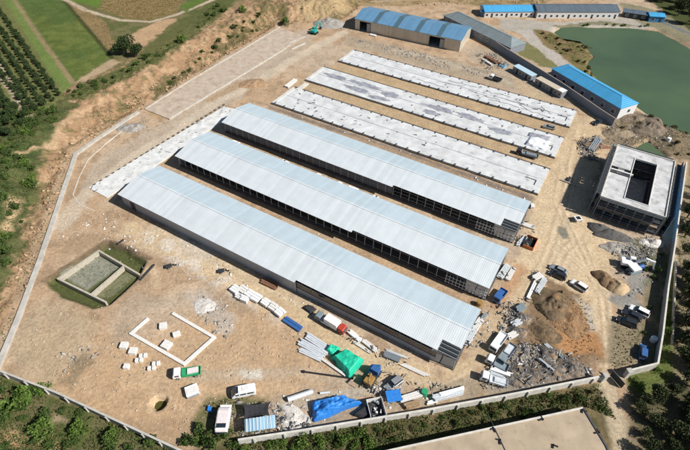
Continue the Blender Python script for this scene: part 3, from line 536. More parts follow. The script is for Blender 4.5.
# ------------------------------------------------------------------ soft covers, heaps, stacks
def tarp(name, cs, h, m, label, cat='tarpaulin', nn=26, wr=.35, flat=.3):
    q = [W(*c) for c in cs]; ox = sum(p[0] for p in q) / 4; oy = sum(p[1] for p in q) / 4; oz = sum(p[2] for p in q) / 4; V_ = []; seed = random.uniform(0, 99)
    for j in range(nn + 1):
        for i in range(nn + 1):
            s_, t2 = i / nn, j / nn; x = (q[0][0] * (1 - s_) + q[1][0] * s_) * (1 - t2) + (q[3][0] * (1 - s_) + q[2][0] * s_) * t2; y = (q[0][1] * (1 - s_) + q[1][1] * s_) * (1 - t2) + (q[3][1] * (1 - s_) + q[2][1] * s_) * t2
            e = min(s_, 1 - s_, t2, 1 - t2); f_ = min(1, e / .12) ** .5
            nz_ = float(fbm(np.array([x + seed]), np.array([y]), 1.6, 3)[0]) - .5
            big = float(fbm(np.array([x + seed]), np.array([y + 40]), 5., 2)[0]) - .5
            ed = .5 * nz_ * (1 - f_) * 3
            V_.append((x - ox + ed, y - oy + ed, -.05 if e == 0 else max(.03, f_ * (h + wr * nz_ * 2 + flat * h * big * 2))))
    n_ = nn + 1; F_ = [(j * n_ + i, j * n_ + i + 1, (j + 1) * n_ + i + 1, (j + 1) * n_ + i) for j in range(nn) for i in range(nn)]
    return tag(npmesh(name, V_, F_, m, loc=(ox, oy, oz)), label, cat)
def heap(name, px, py, rx, ry, h, m, label, rot=0., cat='heap', peak=1., rg=.35, ry_=1.):
    x0, y0, z0 = W(px, py); nr, na_ = 14, 36; V_ = [(0, 0, h)]; F_ = []; sd_ = random.uniform(0, 200)
    for i in range(1, nr + 1):
        for k in range(na_):
            a_ = 2 * math.pi * k / na_; rr = i / nr; wob = 1 + .35 * (float(vnoise(np.array([math.cos(a_) * 1.5 + sd_]), np.array([math.sin(a_) * 1.5]))[0]) - .5) * 2
            x = rx * rr * wob * math.cos(a_); y = ry * rr * wob * math.sin(a_); f_ = (1 - rr ** (1.2 * peak))
            nn_ = float(fbm(np.array([x * 1. + sd_]), np.array([y]), 1.8, 4)[0]) - .5
            z = h * f_ * (1 + .5 * nn_) + rg * nn_ * (1 - rr) * 2 - (.25 if i == nr else 0)
            V_.append((x, y, z))
    T_ = [(0, 1 + k, 1 + (k + 1) % na_) for k in range(na_)]
    for i in range(nr - 1):
        for k in range(na_):
            a_ = 1 + i * na_ + k; b2 = 1 + i * na_ + (k + 1) % na_; T_ += [(a_, a_ + na_, b2 + na_), (a_, b2 + na_, b2)]
    o = npmesh(name, V_, T_, m, loc=(x0, y0, z0)); o.rotation_euler.z = rot
    return tag(o, label, cat)
def stack(name, p, q, w, h, m, label, cat='stack', part='beam', n=4, kind='box', group=None, jit=.25, lay=1, tarp_=None):
    c, an, Ls = along(p, q); t_ = thing(name, label, cat, c, an, group)
    for k in range(lay):
        MB().box(-Ls * .32 + Ls * .64 * (k % 2), 0, .05, .14, w, .14).build('bearer', M['wood'], t_)
    for j in range(lay):
        for k in range(n):
            yy = (k - (n - 1) / 2) * w / n; dx = random.uniform(-jit, jit); z = .12 + h / lay * (j + .5); ww = w / n * .86
            if kind == 'pipe': MB().tube((-Ls / 2 + dx, yy, z), (Ls / 2 + dx, yy, z), ww / 2, 8).build(part, m, t_)
            else: MB().box(dx, yy, z, Ls * random.uniform(.9, 1.), ww, h / lay * .9, random.uniform(-.012, .012)).build(part, m, t_)
    return t_
# ------------------------------------------------------------------ vehicles
def wheel(t_, x, y, r=.33, w=.22):
    o = MB().tube((0, -w / 2, 0), (0, w / 2, 0), r, 14).build('wheel', M['black'], t_, (x, y, r)); s_ = 1 if y > 0 else -1
    MB().tube((0, s_ * w * .5, 0), (0, s_ * (w * .5 + .02), 0), r * .6, 10).build('rim', M['silver'], o)
def car(p, q, m, label, kind='saloon', group='cars parked on the site', sc=1.):
    c, an, _ = along(q, p); t_ = thing('parked_car' if kind != 'van' else 'parked_van', label, 'van' if kind == 'van' else 'car', c, an, group)
    if kind == 'van':
        MB().side([(-2.4, .35), (2.35, .35), (2.45, .8), (2.2, 1.1), (1.55, 1.95), (1.2, 2.05), (-2.3, 2.05), (-2.42, 1.6)], -.9, .9).build('body', m, t_, bev=.1)
        MB().hexa([(2.215, -.72, 1.13), (2.215, .72, 1.13), (1.62, .68, 1.93), (1.62, -.68, 1.93)], [(2.27, -.72, 1.16), (2.27, .72, 1.16), (1.66, .68, 1.96), (1.66, -.68, 1.96)]).build('windscreen', M['glass'], t_)
        for s_ in (-1, 1):
            for x0, x1 in ((.9, 1.6), (-.5, .7), (-2., -.7)): MB().box((x0 + x1) / 2, s_ * .905, 1.5, x1 - x0, .02, .5).build('side_window', M['glass'], t_)
        MB().box(-.4, 0, 2.08, 1.3, .9, .06).build('roof_vent', M['offwhite'], t_); MB().box(1.2, 0, 2.07, .5, 1.5, .03).build('roof_window', M['glass'], t_); wb = 1.5
    else:
        h = 1.45 if kind == 'saloon' else 1.7; r0 = -1.55 if kind == 'saloon' else -2.1
        MB().side([(-2.2, .3), (2.2, .3), (2.28, .6), (2.1, .82), (1.05, .95), (-1.9 if kind == 'saloon' else -2.15, .98), (-2.26, .85)], -.88, .88).build('body', m, t_, bev=.09)
        MB().hexa([(r0 - .35 if kind == 'saloon' else -2.18, -.8, .93), (1.15, -.8, .93), (1.15, .8, .93), (r0 - .35 if kind == 'saloon' else -2.18, .8, .93)], [(r0 + .35, -.6, h), (.3, -.6, h), (.3, .6, h), (r0 + .35, .6, h)]).build('cabin_glass', M['glass'], t_)
        MB().box((r0 + .65) / 2, 0, h + .03, .35 - r0 - .35 + .2, 1.26, .07).build('roof', m, t_, bev=.03); wb = 1.35
        for s_ in (-1, 1): MB().box(.55, s_ * .95, 1., .16, .16, .12).build('wing_mirror', m, t_)
    for s_ in (-1, 1):
        wheel(t_, wb, s_ * .8); wheel(t_, -wb, s_ * .8)
        MB().box(2.24 if kind != 'van' else 2.4, s_ * .62, .68, .08, .34, .16).build('headlight', M['white'], t_); MB().box(-2.27 if kind != 'van' else -2.42, s_ * .66, .78, .06, .28, .18).build('tail_light', M['red'], t_)
    t_.scale = (sc, sc, sc); return t_
def truck(p, q, cab, bed, label, load=None, Lt=6., box=False, group='trucks on the site'):
    c, an, _ = along(q, p); t_ = thing('parked_truck', label, 'truck', c, an, group); f = Lt / 2
    MB().box(-.1, 0, .62, Lt - .3, .9, .2).build('chassis', M['darksteel'], t_)
    MB().side([(f - 1.75, .5), (f, .5), (f + .02, 1.2), (f - .22, 1.95), (f - .45, 2.1), (f - 1.75, 2.1)], -.95, .95).build('cab', cab, t_, bev=.07)
    MB().hexa([(f + .03, -.8, 1.25), (f + .03, .8, 1.25), (f - .17, .75, 1.9), (f - .17, -.75, 1.9)], [(f + .06, -.8, 1.27), (f + .06, .8, 1.27), (f - .14, .75, 1.92), (f - .14, -.75, 1.92)]).build('windscreen', M['glass'], t_)
    for s_ in (-1, 1): MB().box(f - .95, s_ * .96, 1.5, .9, .02, .5).build('side_window', M['glass'], t_)
    bl = Lt - 2.; bx = -f + bl / 2
    if box: MB().box(bx, 0, 1.75, bl, 2.1, 1.9).build('cargo_box', bed, t_, bev=.04)
    else:
        MB().box(bx, 0, .85, bl, 2.05, .12).build('bed', bed, t_)
        for s_ in (-1, 1): MB().box(bx, s_ * 1.0, 1.12, bl, .06, .42).build('side_board', bed, t_)
        MB().box(bx - bl / 2 + .03, 0, 1.12, .06, 1.94, .42).build('tail_board', bed, t_); MB().box(bx + bl / 2 - .03, 0, 1.3, .06, 1.94, .78).build('headboard', bed, t_)
        if load: MB().box(bx - .3, -.2, 1.1, bl * .6, 1.3, .35, .06).build('load_tray', load, t_)
    for s_ in (-1, 1):
        wheel(t_, f - .95, s_ * .85, .4, .25); wheel(t_, -f + 1.1, s_ * .85, .4, .3); MB().box(f + .02, s_ * .65, .8, .06, .3, .16).build('headlight', M['white'], t_)
    return t_
car((235.5, 395.5), (253, 392), M['white'], 'white passenger van parked above the black shade net at the bottom', 'van', 'cars parked on the site', 1.08)
truck((174.5, 376.8), (201, 372.5), M['white'], M['greenpaint'], 'small white-cab truck with green bed on the open ground at lower left', M['pink'])
car((388, 389), (399, 381), M['silver'], 'silver car with dark roof glass parked beside the blue canopy', 'suv')
car((551.5, 268), (564, 274), M['silver'], 'silver car, upper of the pair parked above the dark earth mound')
car((550.5, 273.5), (563.5, 279.5), M['darkpaint'], 'dark car, lower of the pair parked above the dark earth mound', 'suv')
car((571.5, 283), (585, 291.5), M['white'], 'white car standing alone on the track right of the dark earth mound', 'suv')
car((630.5, 309), (645.5, 316.5), M['white'], 'white car in the row of three by the right boundary trench', 'suv', sc=1.05)
car((624, 313.5), (638, 320), M['darkpaint'], 'dark car between the white car and the lowest one by the right trench', sc=1.05)
car((618.5, 320.5), (633, 326.5), M['darkpaint'], 'black car, lowest in the row of three by the right boundary trench', 'suv', sc=1.05)
c_ = car((642.5, 347), (641.5, 360.5), M['bluepaint'], 'dark blue car parked in the corner of the right boundary wall', 'suv')
car((542, 127), (555.5, 130), M['silver'], 'silver car parked beside the right end of the farthest white slab')
car((592.5, 125.5), (602, 121.5), M['darkpaint'], 'small dark car parked by the earth bank below the blue hipped roof')
truck((516, 153), (537, 159), M['darkpaint'], M['greypaint'], 'dark flatbed truck parked between the two nearer white slabs', M['silver'], Lt=7.6)
truck((341.5, 331.5), (330, 324.5), M['red'], M['white'], 'white box truck with red cab parked along the nearest shed', Lt=5.8, box=True)
truck((318, 318), (330, 325), M['greypaint'], M['steel'], 'small grey flatbed with bright load behind the box truck', M['steel'], Lt=4.6)
truck((492, 351.5), (503, 336.5), M['white'], M['white'], 'white pickup truck parked on the track by the scrap yard', Lt=6.2)
truck((500, 363), (511, 349), M['greypaint'], M['greymetal'], 'grey-blue flatbed truck just right of the white pickup', M['steel'], Lt=6.4)
truck((489, 362), (503, 369), M['white'], M['greypaint'], 'short truck with dark bed below the white pickup', None, Lt=5.2)
truck((486, 379.5), (500, 384), M['white'], M['steel'], 'low white-cab trailer truck next to the long south wall', M['steel'], Lt=6.)
truck((494.5, 303.5), (503.5, 292), M['bluepaint'], M['bluepaint'], 'small blue dumper truck at the right end of the middle roofed shed', None, Lt=4.8)
truck((523, 74), (532, 77.5), M['white'], M['darksteel'], 'small truck standing in front of the portable cabins', None, Lt=4.8); truck((488, 78), (502, 82.5), M['white'], M['darkpaint'], 'dark-bedded truck beyond the far edge of the farthest white slab', None, Lt=5.6)
def excavator(p, q, m, label, arm=(4.6, 3.)):
    c, an, _ = along(q, p); t_ = thing('excavator', label, 'excavator', c, an)
    for s_ in (-1, 1): MB().side([(-1.7, .15), (-1.4, 0), (1.4, 0), (1.7, .15), (1.7, .6), (1.4, .8), (-1.4, .8), (-1.7, .6)], s_ * 1.15 - .28, s_ * 1.15 + .28).build('track', M['black'], t_)
    MB().box(0, 0, .85, 1.3, 1.7, .35).build('turntable', M['darksteel'], t_); MB().box(-.5, 0, 1.55, 3.0, 2.5, 1.05).build('house', m, t_, bev=.1); cb = MB().box(.75, .75, 2.1, 1.4, .95, 1.7).build('cab', m, t_, bev=.06); MB().box(.2, 0, .2, 1.1, 1.0, .7).build('window', M['glass'], cb, (.77, .75, 2.0))
    MB().side([(.9, 1.5), (1.3, 1.3), (3.5, 3.9), (5.6, 3.4), (5.6, 3.75), (3.3, 4.4)], -.25, .25).build('boom', m, t_); MB().side([(5.4, 3.9), (5.9, 3.8), (6.4, 1.2), (6.15, 1.1)], -.16, .16).build('dipper', m, t_); MB().side([(6.1, 1.3), (6.7, 1.1), (6.9, .3), (6.2, 0), (5.7, .5)], -.5, .5).build('bucket', M['darksteel'], t_); MB().tube((1.5, 0, 1.7), (3.2, 0, 3.4), .1).build('ram', M['steel'], t_)
    return t_
excavator((318, 31), (311, 36), M['teal'], 'teal excavator at the top end of the concrete hardstand')
excavator((622, 268), (631, 264), M['white'], 'white and blue excavator working beside the sand heap on the right').rotation_euler.z += 2.4
# mobile machine by the green tarp
c, an, _ = along((366, 388), (377, 371)); t_ = thing('loading_crane', 'rusty brown loader crane between the green and blue tarpaulins', 'crane', c, an)
MB().box(0, 0, .8, 5., 2.2, .35).build('chassis', M['darksteel'], t_); MB().box(-1.2, 0, 1.5, 2.2, 1.9, 1.1).build('engine_house', M['yellow'], t_, bev=.08); MB().box(1.6, 0, 1.7, 1.4, 2., 1.5).build('cab', M['bluepaint'], t_, bev=.08)
MB().tube((-.6, 0, 1.2), (-.6, 0, 3.4), .28, 8).build('mast', M['rust'], t_); MB().tube((-.6, 0, 3.3), (-2.9, -.6, 4.3), .2, 8).build('boom', M['yellow'], t_); MB().tube((-2.9, -.6, 4.3), (-3.3, -.9, 2.6), .07).build('hook', M['darksteel'], t_)
for s_ in (-1, 1):
    for xx in (-1.6, 1.6): wheel(t_, xx, s_ * 1.05, .5, .35)
    MB().tube((-.2, s_ * 1., .7), (-.5, s_ * 2.3, .1), .12).build('outrigger', M['yellow'], t_)
c, an, Ls = along((353.5, 379.3), (303, 372)); t_ = thing('boom_shadow_bar', 'long thin black bar standing in for a boom shadow, left of the rusty crane', 'pole', c, an); MB().tube((-Ls / 2, 0, .3), (Ls / 2, 0, .22), .2, 8).build('shaft', M['black'], t_); MB().tube((Ls / 2 - .4, 0, .25), (Ls / 2, 0, .25), .36, 8).build('shadow_tip', M['black'], t_)  # black bar added in place of a crane boom's shadow on the ground
# tarpaulins and shelters
tarp('green_tarpaulin', [(331, 359), (345, 352), (364, 362), (350, 379)], 2.3, M['greentarp'], 'large bright green tarpaulin over a stockpile near the nearest shed', wr=.35, flat=.12, nn=44)
tarp('green_tarpaulin', [(326, 352), (330, 346), (341, 349), (333, 357)], 1.2, M['greentarp'], 'small crumpled green tarpaulin at the left corner of the large green one', nn=18, wr=.7)
tarp('blue_tarpaulin', [(313, 423), (311, 404), (346, 397), (364, 404)], 1.8, M['bluetarp'], 'large wrinkled blue tarpaulin over goods along the south wall', wr=1.0, flat=.35, nn=48)
tarp('blue_tarpaulin', [(207, 411), (208, 405.5), (213, 407), (212.5, 414)], .7, M['bluetarp'], 'small blue tarpaulin bundle on the grass at the lower left', nn=12, wr=.3)
tarp('blue_tarpaulin', [(367, 374), (370, 367.5), (382, 368), (378, 378)], 1.9, mat('blue_tarp_dark', (.02, .13, .3), .4, bump=.08, bscale=1.2), 'dull blue tarpaulin draped over crates right of the rusty crane', nn=16, wr=.4)
tarp('white_sheeting', [(524, 146), (529, 137), (551, 143), (545, 152)], 1.1, mat('white_plastic', (.8, .82, .84), .45, bump=.06, bscale=1.3), 'white plastic sheeting over goods on the right end of the middle slab', 'sheeting', wr=.5)
tarp('grey_sheeting', [(526, 137), (527.5, 133), (552, 138), (549, 143)], .8, M['membrane'], 'grey crumpled sheeting beside the white one on the middle slab', 'sheeting', nn=16, wr=.4)
tarp('black_sheeting', [(351, 417), (369, 405), (373, 406), (370, 419)], 1.2, M['blackcloth'], 'black sheeting covering the gap between blue tarpaulin and grey truck bed', 'sheeting', nn=14, wr=.1, flat=.05)
tarp('black_sheeting', [(302, 309), (308, 305), (317, 309.5), (311, 315)], .7, M['blackcloth'], 'black sheet over a small pile beside the nearest shed', 'sheeting', nn=12, wr=.15)
tarp('blue_tarpaulin', [(497.5, 66), (500, 63.5), (508, 65), (505, 68.5)], .8, mat('pale_blue_tarp', (.12, .3, .42), .5), 'pale blue tarpaulin over goods left of the portable cabins', nn=10, wr=.3)
# shade net on posts and the blue-roofed lean-to
z_ = 2.1; q = [P(a, b_, z_) for a, b_ in ((242, 403.5), (271.5, 401), (270, 416), (242.5, 420))]; cx = sum(p[0] for p in q) / 4; cy = sum(p[1] for p in q) / 4; t_ = thing('shade_net', 'black shade net stretched on posts above the blue-roofed lean-to', 'canopy', (cx, cy, 0))
V_ = []
for j in range(15):
    for i in range(15):
        s_, t2 = i / 14, j / 14; x = (q[0][0] * (1 - s_) + q[1][0] * s_) * (1 - t2) + (q[3][0] * (1 - s_) + q[2][0] * s_) * t2; y = (q[0][1] * (1 - s_) + q[1][1] * s_) * (1 - t2) + (q[3][1] * (1 - s_) + q[2][1] * s_) * t2
        pull = 4 * s_ * (1 - s_); pl2 = 4 * t2 * (1 - t2); y += (t2 - .5) * pull * 1.0; x -= (s_ - .5) * pl2 * 1.1
        V_.append((x - cx, y - cy, z_ - .35 * pull * pl2 + .04 * math.sin(i * 2.1)))
npmesh('net', V_, [(j * 15 + i, j * 15 + i + 1, (j + 1) * 15 + i + 1, (j + 1) * 15 + i) for j in range(14) for i in range(14)], M['blackcloth'], t_, True)
for p in q: MB().tube((p[0] - cx, p[1] - cy, -.2), (p[0] - cx, p[1] - cy, z_ + .02), .06).build('post', M['greymetal'], t_)
c, an, Ls = along((246.5, 432.5), (277, 427.5)); t_ = thing('lean_to', 'small lean-to with pale blue ribbed roof beside the shade net', 'shelter', c, an)
MB().hexa([(-Ls / 2, -1.1, 2.5), (Ls / 2, -1.1, 2.5), (Ls / 2, 1.5, 2.75), (-Ls / 2, 1.5, 2.75)], [(-Ls / 2, -1.1, 2.56), (Ls / 2, -1.1, 2.56), (Ls / 2, 1.5, 2.81), (-Ls / 2, 1.5, 2.81)]).build('roof', M['bluesheet'], t_)
for k in range(9): MB().hexa([(-Ls / 2 + .3 + k * Ls / 9, -1.1, 2.56), (-Ls / 2 + .42 + k * Ls / 9, -1.1, 2.56), (-Ls / 2 + .42 + k * Ls / 9, 1.5, 2.81), (-Ls / 2 + .3 + k * Ls / 9, 1.5, 2.81)], [(-Ls / 2 + .3 + k * Ls / 9, -1.1, 2.64), (-Ls / 2 + .42 + k * Ls / 9, -1.1, 2.64), (-Ls / 2 + .42 + k * Ls / 9, 1.5, 2.89), (-Ls / 2 + .3 + k * Ls / 9, 1.5, 2.89)]).build('roof_rib', M['white'], t_)
MB().box(0, 1.3, 1.3, Ls - .3, .12, 2.8).build('back_wall', M['wood'], t_)
for xx in (-Ls / 2 + .2, Ls / 2 - .2): MB().tube((xx, -.9, -.1), (xx, -.9, 2.5), .07).build('post', M['wood'], t_)
# pinkish covered trailer
c, an, _ = along((222.5, 434.5), (226, 412)); t_ = thing('covered_trailer', 'pinkish-white rounded caravan-like trailer left of the shade net', 'trailer', c, an)
MB().side([(-2.7, .5), (2.7, .5), (2.8, 1.4), (2.4, 2.2), (1.6, 2.5), (-1.6, 2.5), (-2.4, 2.2), (-2.8, 1.4)], -1.3, 1.3).build('body', M['pink'], t_, bev=.3); MB().box(-2.55, 0, 1.4, .5, 2.3, .7).build('front_window', M['glass'], t_, bev=.05); MB().box(0, 0, 2.53, .1, 2.3, .05).box(1.3, 0, 2.53, .1, 2.3, .05).build('roof_seam', M['offwhite'], t_); MB().box(3.1, 0, .9, .8, 2.4, .1).build('rear_platform', M['white'], t_)
MB().box(-1.6, 0, 2.54, .9, 1.9, .05).build('roof_window', M['glass'], t_)
for s_ in (-1, 1): wheel(t_, .9, s_ * 1.15); wheel(t_, -1.2, s_ * 1.15)
# grey tipper body with clutter and blue canopy beside it
c, an, _ = along((371, 412), (381, 410)); t_ = thing('open_container', 'open grey steel container filled with scrap right of the blue tarpaulin', 'container', c, an)
MB().box(0, 0, .1, 3.4, 4.2, .2).build('floor', M['darksteel'], t_)
for s_ in (-1, 1): MB().box(s_ * 1.66, 0, .95, .1, 4.2, 1.6).build('side_wall', M['offwhite'], t_); MB().box(0, s_ * 2.06, .95, 3.2, .1, 1.6).build('end_wall', M['offwhite'], t_)
for k in range(9): MB().box(random.uniform(-1.1, 1.1), random.uniform(-1.6, 1.6), random.uniform(.5, 1.1), random.uniform(.4, 1.4), .3, .25, random.uniform(0, 3), random.uniform(-.4, .4)).build('scrap_piece', M['greymetal'] if k % 2 else M['offwhite'], t_)
c, an, _ = along((386, 401), (400, 399)); t_ = thing('canopy', 'small flat bright blue canopy right of the grey container', 'canopy', c, an); MB().box(0, 0, 1.95, 3.2, 2.6, .1).build('cover', M['bluetarp'], t_)
for sx in (-1, 1):
    for sy in (-1, 1): MB().tube((sx * 1.4, sy * 1.1, -.1), (sx * 1.4, sy * 1.1, 1.9), .05).build('post', M['steel'], t_)
# portable cabins, rows of buildings
def house(name, p, q, wd, h, wallm, roofm, label, cat='building', roof='gable', rh=1.4, win=6, over=.35, side=-1, z=0., doors=1, wz=1.4, ww=1.2, wh=1.1, extra=None):
    a = P(*p, z); b_ = P(*q, z); an = math.atan2(b_[1] - a[1], b_[0] - a[0]); Ls = math.hypot(b_[0] - a[0], b_[1] - a[1]); t_ = thing(name, label, cat, (a[0], a[1], z), an); th = .22
    MB().box(Ls / 2, wd - th / 2, h / 2 - .15, Ls, th, h + .3).build('wall', wallm, t_); MB().box(Ls / 2, th / 2, h / 2 - .15, Ls, th, h + .3).build('wall', wallm, t_)
    for xx in (th / 2, Ls - th / 2): MB().box(xx, wd / 2, h / 2 - .15, th, wd - 2 * th, h + .3).build('wall', wallm, t_)
    for k in range(win):
        xx = (k + .5) * Ls / win
        if doors and k % max(2, win // doors) == 1:
            d = MB().box(0, 0, 0, 1., .08, 2.1).build('door', M['darksteel'], t_, (xx, -.03, 1.05)); MB().box(.35, -.07, 0, .08, .06, .2).build('handle', M['steel'], d)
        else:
            f = MB().box(0, 0, 0, ww, .08, wh).build('window', M['glass'], t_, (xx, -.03, wz)); MB().box(0, .005, 0, ww + .22, .05, wh + .22).build('frame', M['white'], f)
    o = over; md = wd / 2
    if roof == 'gable' or roof == 'hip':
        hp = wd / 2 * .95 if roof == 'hip' else -o
        v = [(-o, -o, h), (Ls + o, -o, h), (Ls + o, wd + o, h), (-o, wd + o, h), (hp, md, h + rh), (Ls - hp, md, h + rh)]
        v2 = [(x, y, zz + .12) for x, y, zz in v]
        MB().add(v + v2, [(7, 6, 10, 11), (9, 8, 11, 10), (6, 9, 10), (8, 7, 11), (0, 1, 7, 6), (1, 2, 8, 7), (2, 3, 9, 8), (3, 0, 6, 9), (3, 2, 1, 0)] if roof == 'hip' else [(6, 7, 11, 10), (8, 9, 10, 11), (9, 6, 10), (7, 8, 11), (0, 1, 7, 6), (1, 2, 8, 7), (2, 3, 9, 8), (3, 0, 6, 9), (3, 2, 1, 0)]).build('roof', roofm, t_)
        if roof == 'hip': MB().box(Ls / 2, md, h + rh + .12, Ls - 2 * hp, .3, .1).build('ridge_cap', roofm, t_)
        else: MB().box(Ls / 2, md, h + rh + .12, Ls + 2 * o, .35, .08).build('ridge_cap', roofm, t_)
    else: MB().hexa([(-o, -o, h + .003), (Ls + o, -o, h + .003), (Ls + o, wd + o, h + rh), (-o, wd + o, h + rh)], [(-o, -o, h + .16), (Ls + o, -o, h + .16), (Ls + o, wd + o, h + rh + .15), (-o, wd + o, h + rh + .15)]).build('roof', roofm, t_)
    return t_, Ls
dw = mat('slate_render', (.2, .22, .25), .8, var=.12); ww_ = mat('white_render', (.62, .62, .62), .8, var=.08)
house('dormitory_block', (443, 22), (509, 55), 10.5, 3.4, dw, M['greyroof'], 'long single-storey block with grey hipped roof at the top of the site', roof='hip', rh=2.2, win=11, doors=0, wz=2., ww=.9)
so_, sl_ = house('site_office', (549, 78.5), (616, 119), 9.5, 4.6, dw, M['brightblue'], 'long building with bright blue hipped roof beside the lake', roof='hip', rh=1.9, win=7, doors=0, wz=2.2, ww=1.6, wh=1.6)
MB().box(sl_ + .06, 4.75, 2.2, .1, 9.5, 4.7).build('end_wall', ww_, so_); MB().box(sl_ + .13, 5.6, 2.3, .06, 1.4, 1.2).build('end_window', M['glass'], so_)
t_, Ls = house('worker_cabin_row', (484, 17.5), (533, 17), 9.5, 3., ww_, M['brightblue'], 'white cabin row with bright blue gable roof at the top', win=10, doors=3, rh=1.6); house('annex', (480, 16), (484, 17), 6, 2.4, mat('blue_render', (.05, .2, .42), .7), M['brightblue'], 'small blue annex at the left end of the white cabin row', win=1, doors=0, rh=.6, roof='mono')
t_, Ls = house('office_row', (536, 18.5), (617, 18.5), 11., 3.6, ww_, M['darkroof'], 'long white building with dark slate roof at the top, above the lake', win=14, doors=3, rh=1.8)
m_ = MB(); m_.hexa([(3, -.3, 3.8), (3.6, -.3, 3.8), (2.2 + 8, 4.5, 5.4), (1.5 + 8, 4.5, 5.4)], [(3, -.3, 3.9), (3.6, -.3, 3.9), (2.2 + 8, 4.5, 5.5), (1.5 + 8, 4.5, 5.5)])
t_, Ls = house('portable_cabin', (512, 71.5), (530, 82), 3.0, 2.6, dw, mat('pale_blue_cabin_roof', (.42, .56, .64), .5, var=.06), 'portable cabin with pale blue roof, left of the two by the slate wall', win=6, doors=2, rh=.1, roof='mono', over=.15)
t_, Ls = house('portable_cabin', (534, 84), (560, 98.5), 3.0, 2.6, dw, mat('tan_cabin_roof', (.5, .44, .34), .6, var=.08), 'portable cabin with tan roof and white end, right of the two by the slate wall', win=7, doors=2, rh=.1, roof='mono', over=.15); MB().box(Ls - 1.3, 1.6, 2.83, 2.6, 3.1, .1).build('roof_patch', M['white'], t_)
house('pump_shed', (648, 21.5), (663, 22.5), 6., 2.8, mat('blue_render', (.05, .2, .42), .7), M['brightblue'], 'small blue shed by the far shore of the lake', win=2, doors=1, rh=.8, ww=1.6); house('open_store', (622, 17), (646, 20.5), 5, 2.6, M['darksteel'], M['darkroof'], 'low dark store left of the small blue shed by the lake', win=3, doors=0, rh=.3, roof='mono')
house('gatehouse', (466, 21), (470, 22), 3.2, 2.6, ww_, M['greyroof'], 'tiny white outbuilding behind the blue warehouse', win=1, doors=0, rh=.3, roof='mono') if False else None
# blue warehouse
a = P(355, 29.5); b_ = P(459, 52); an = math.atan2(b_[1] - a[1], b_[0] - a[0]); Ls = math.hypot(b_[0] - a[0], b_[1] - a[1]); wd = 17.5; h = 5.6; rh = 1.9
t_ = thing('warehouse', 'steel warehouse with blue roof, four darker roof bands and two open doorways', 'warehouse', (a[0], a[1], 0), an)
for x0, x1 in ((0, 2.6), (8.6, Ls * .72), (Ls * .72 + 7.5, Ls)): MB().box((x0 + x1) / 2, .1, h / 2 - .1, x1 - x0, .2, h + .2).build('front_wall', M['silverwall'], t_)
for x0, x1 in ((2.6, 8.6), (Ls * .72, Ls * .72 + 7.5)):
    MB().box((x0 + x1) / 2, .12, h - .4, x1 - x0, .18, .8).build('lintel', M['silverwall'], t_)
    for xx in (x0 + .15, x1 - .15): MB().box(xx, .05, 2.3, .3, .34, 4.8).build('door_frame', M['darksteel'], t_)
    MB().box(x1 - 1.1, -.14, 2.2, 1.8, .1, 4.4).build('sliding_door', M['greymetal'], t_)
MB().box(Ls / 2, wd - .1, h / 2 - .1, Ls, .2, h + .2).build('back_wall', M['silverwall'], t_); MB().box(Ls / 2, wd / 2, .02, Ls - .5, wd - .5, .2).build('floor_slab', M['concrete'], t_)
def gable(x): return MB().add([(x, .2, -.1), (x, wd - .2, -.1), (x, wd - .2, h), (x, wd / 2, h + rh), (x, .2, h), (x + .18, .2, -.1), (x + .18, wd - .2, -.1), (x + .18, wd - .2, h), (x + .18, wd / 2, h + rh), (x + .18, .2, h)], [(4, 3, 2, 1, 0), (5, 6, 7, 8, 9), (0, 1, 6, 5), (1, 2, 7, 6), (2, 3, 8, 7), (3, 4, 9, 8), (4, 0, 5, 9)])
gable(0.02).build('gable_wall', M['silverwall'], t_); gable(Ls - .2).build('gable_wall', M['silverwall'], t_)
def rs(x0, x1, y0, y1, dz, th_=.12):
    f = lambda y: h + rh * (1 - abs(y - wd / 2) / (wd / 2)) + dz + .05
    return MB().hexa([(x0, y0, f(y0)), (x1, y0, f(y0)), (x1, y1, f(y1)), (x0, y1, f(y1))], [(x0, y0, f(y0) + th_), (x1, y0, f(y0) + th_), (x1, y1, f(y1) + th_), (x0, y1, f(y1) + th_)])
rs(-.4, Ls + .4, -.5, wd / 2, 0).build('roof', M['blueroof'], t_); rs(-.4, Ls + .4, wd / 2, wd + .5, 0).build('roof', M['blueroof'], t_)
for k in (.2, .4, .6, .8):
    xx = Ls * k; rs(xx - 1.2, xx + 1.2, -.52, wd / 2, .03).build('skylight_strip', M['skyl'], t_); rs(xx - 1.2, xx + 1.2, wd / 2, wd + .5, .03).build('skylight_strip', M['skyl'], t_)
# ------------------------------------------------------------------ two-storey frame under construction
ub, vb, Lb, Wb, hb = 10.6, 134., 17.4, 31., 7.0
x, y = uv2xy(ub, vb); t_ = thing('unfinished_building', 'two-storey concrete building under construction around an open courtyard', 'building', (x, y, 0), TH)
o_ = [UV(560 + a / 4.285, 140 + b2 / 4.285, hb) for a, b2 in ((315, 80), (415, 105), (380, 285), (285, 250))]
ou0 = (o_[0][0] + o_[3][0]) / 2 - ub; ou1 = (o_[1][0] + o_[2][0]) / 2 - ub; ov0 = (o_[2][1] + o_[3][1]) / 2 - vb; ov1 = (o_[0][1] + o_[1][1]) / 2 - vb
rm = mat('roof_screed', (.52, .525, .53), .85, var=.16, scale=.5, dirt=((.33, .33, .32), .4, .5))
def rect(nm, x0, x1, y0, y1, z0, z1, m, par=t_): return MB().box((x0 + x1) / 2, (y0 + y1) / 2, (z0 + z1) / 2, x1 - x0, y1 - y0, z1 - z0).build(nm, m, par)
s0, s1 = 14.6, 18.2
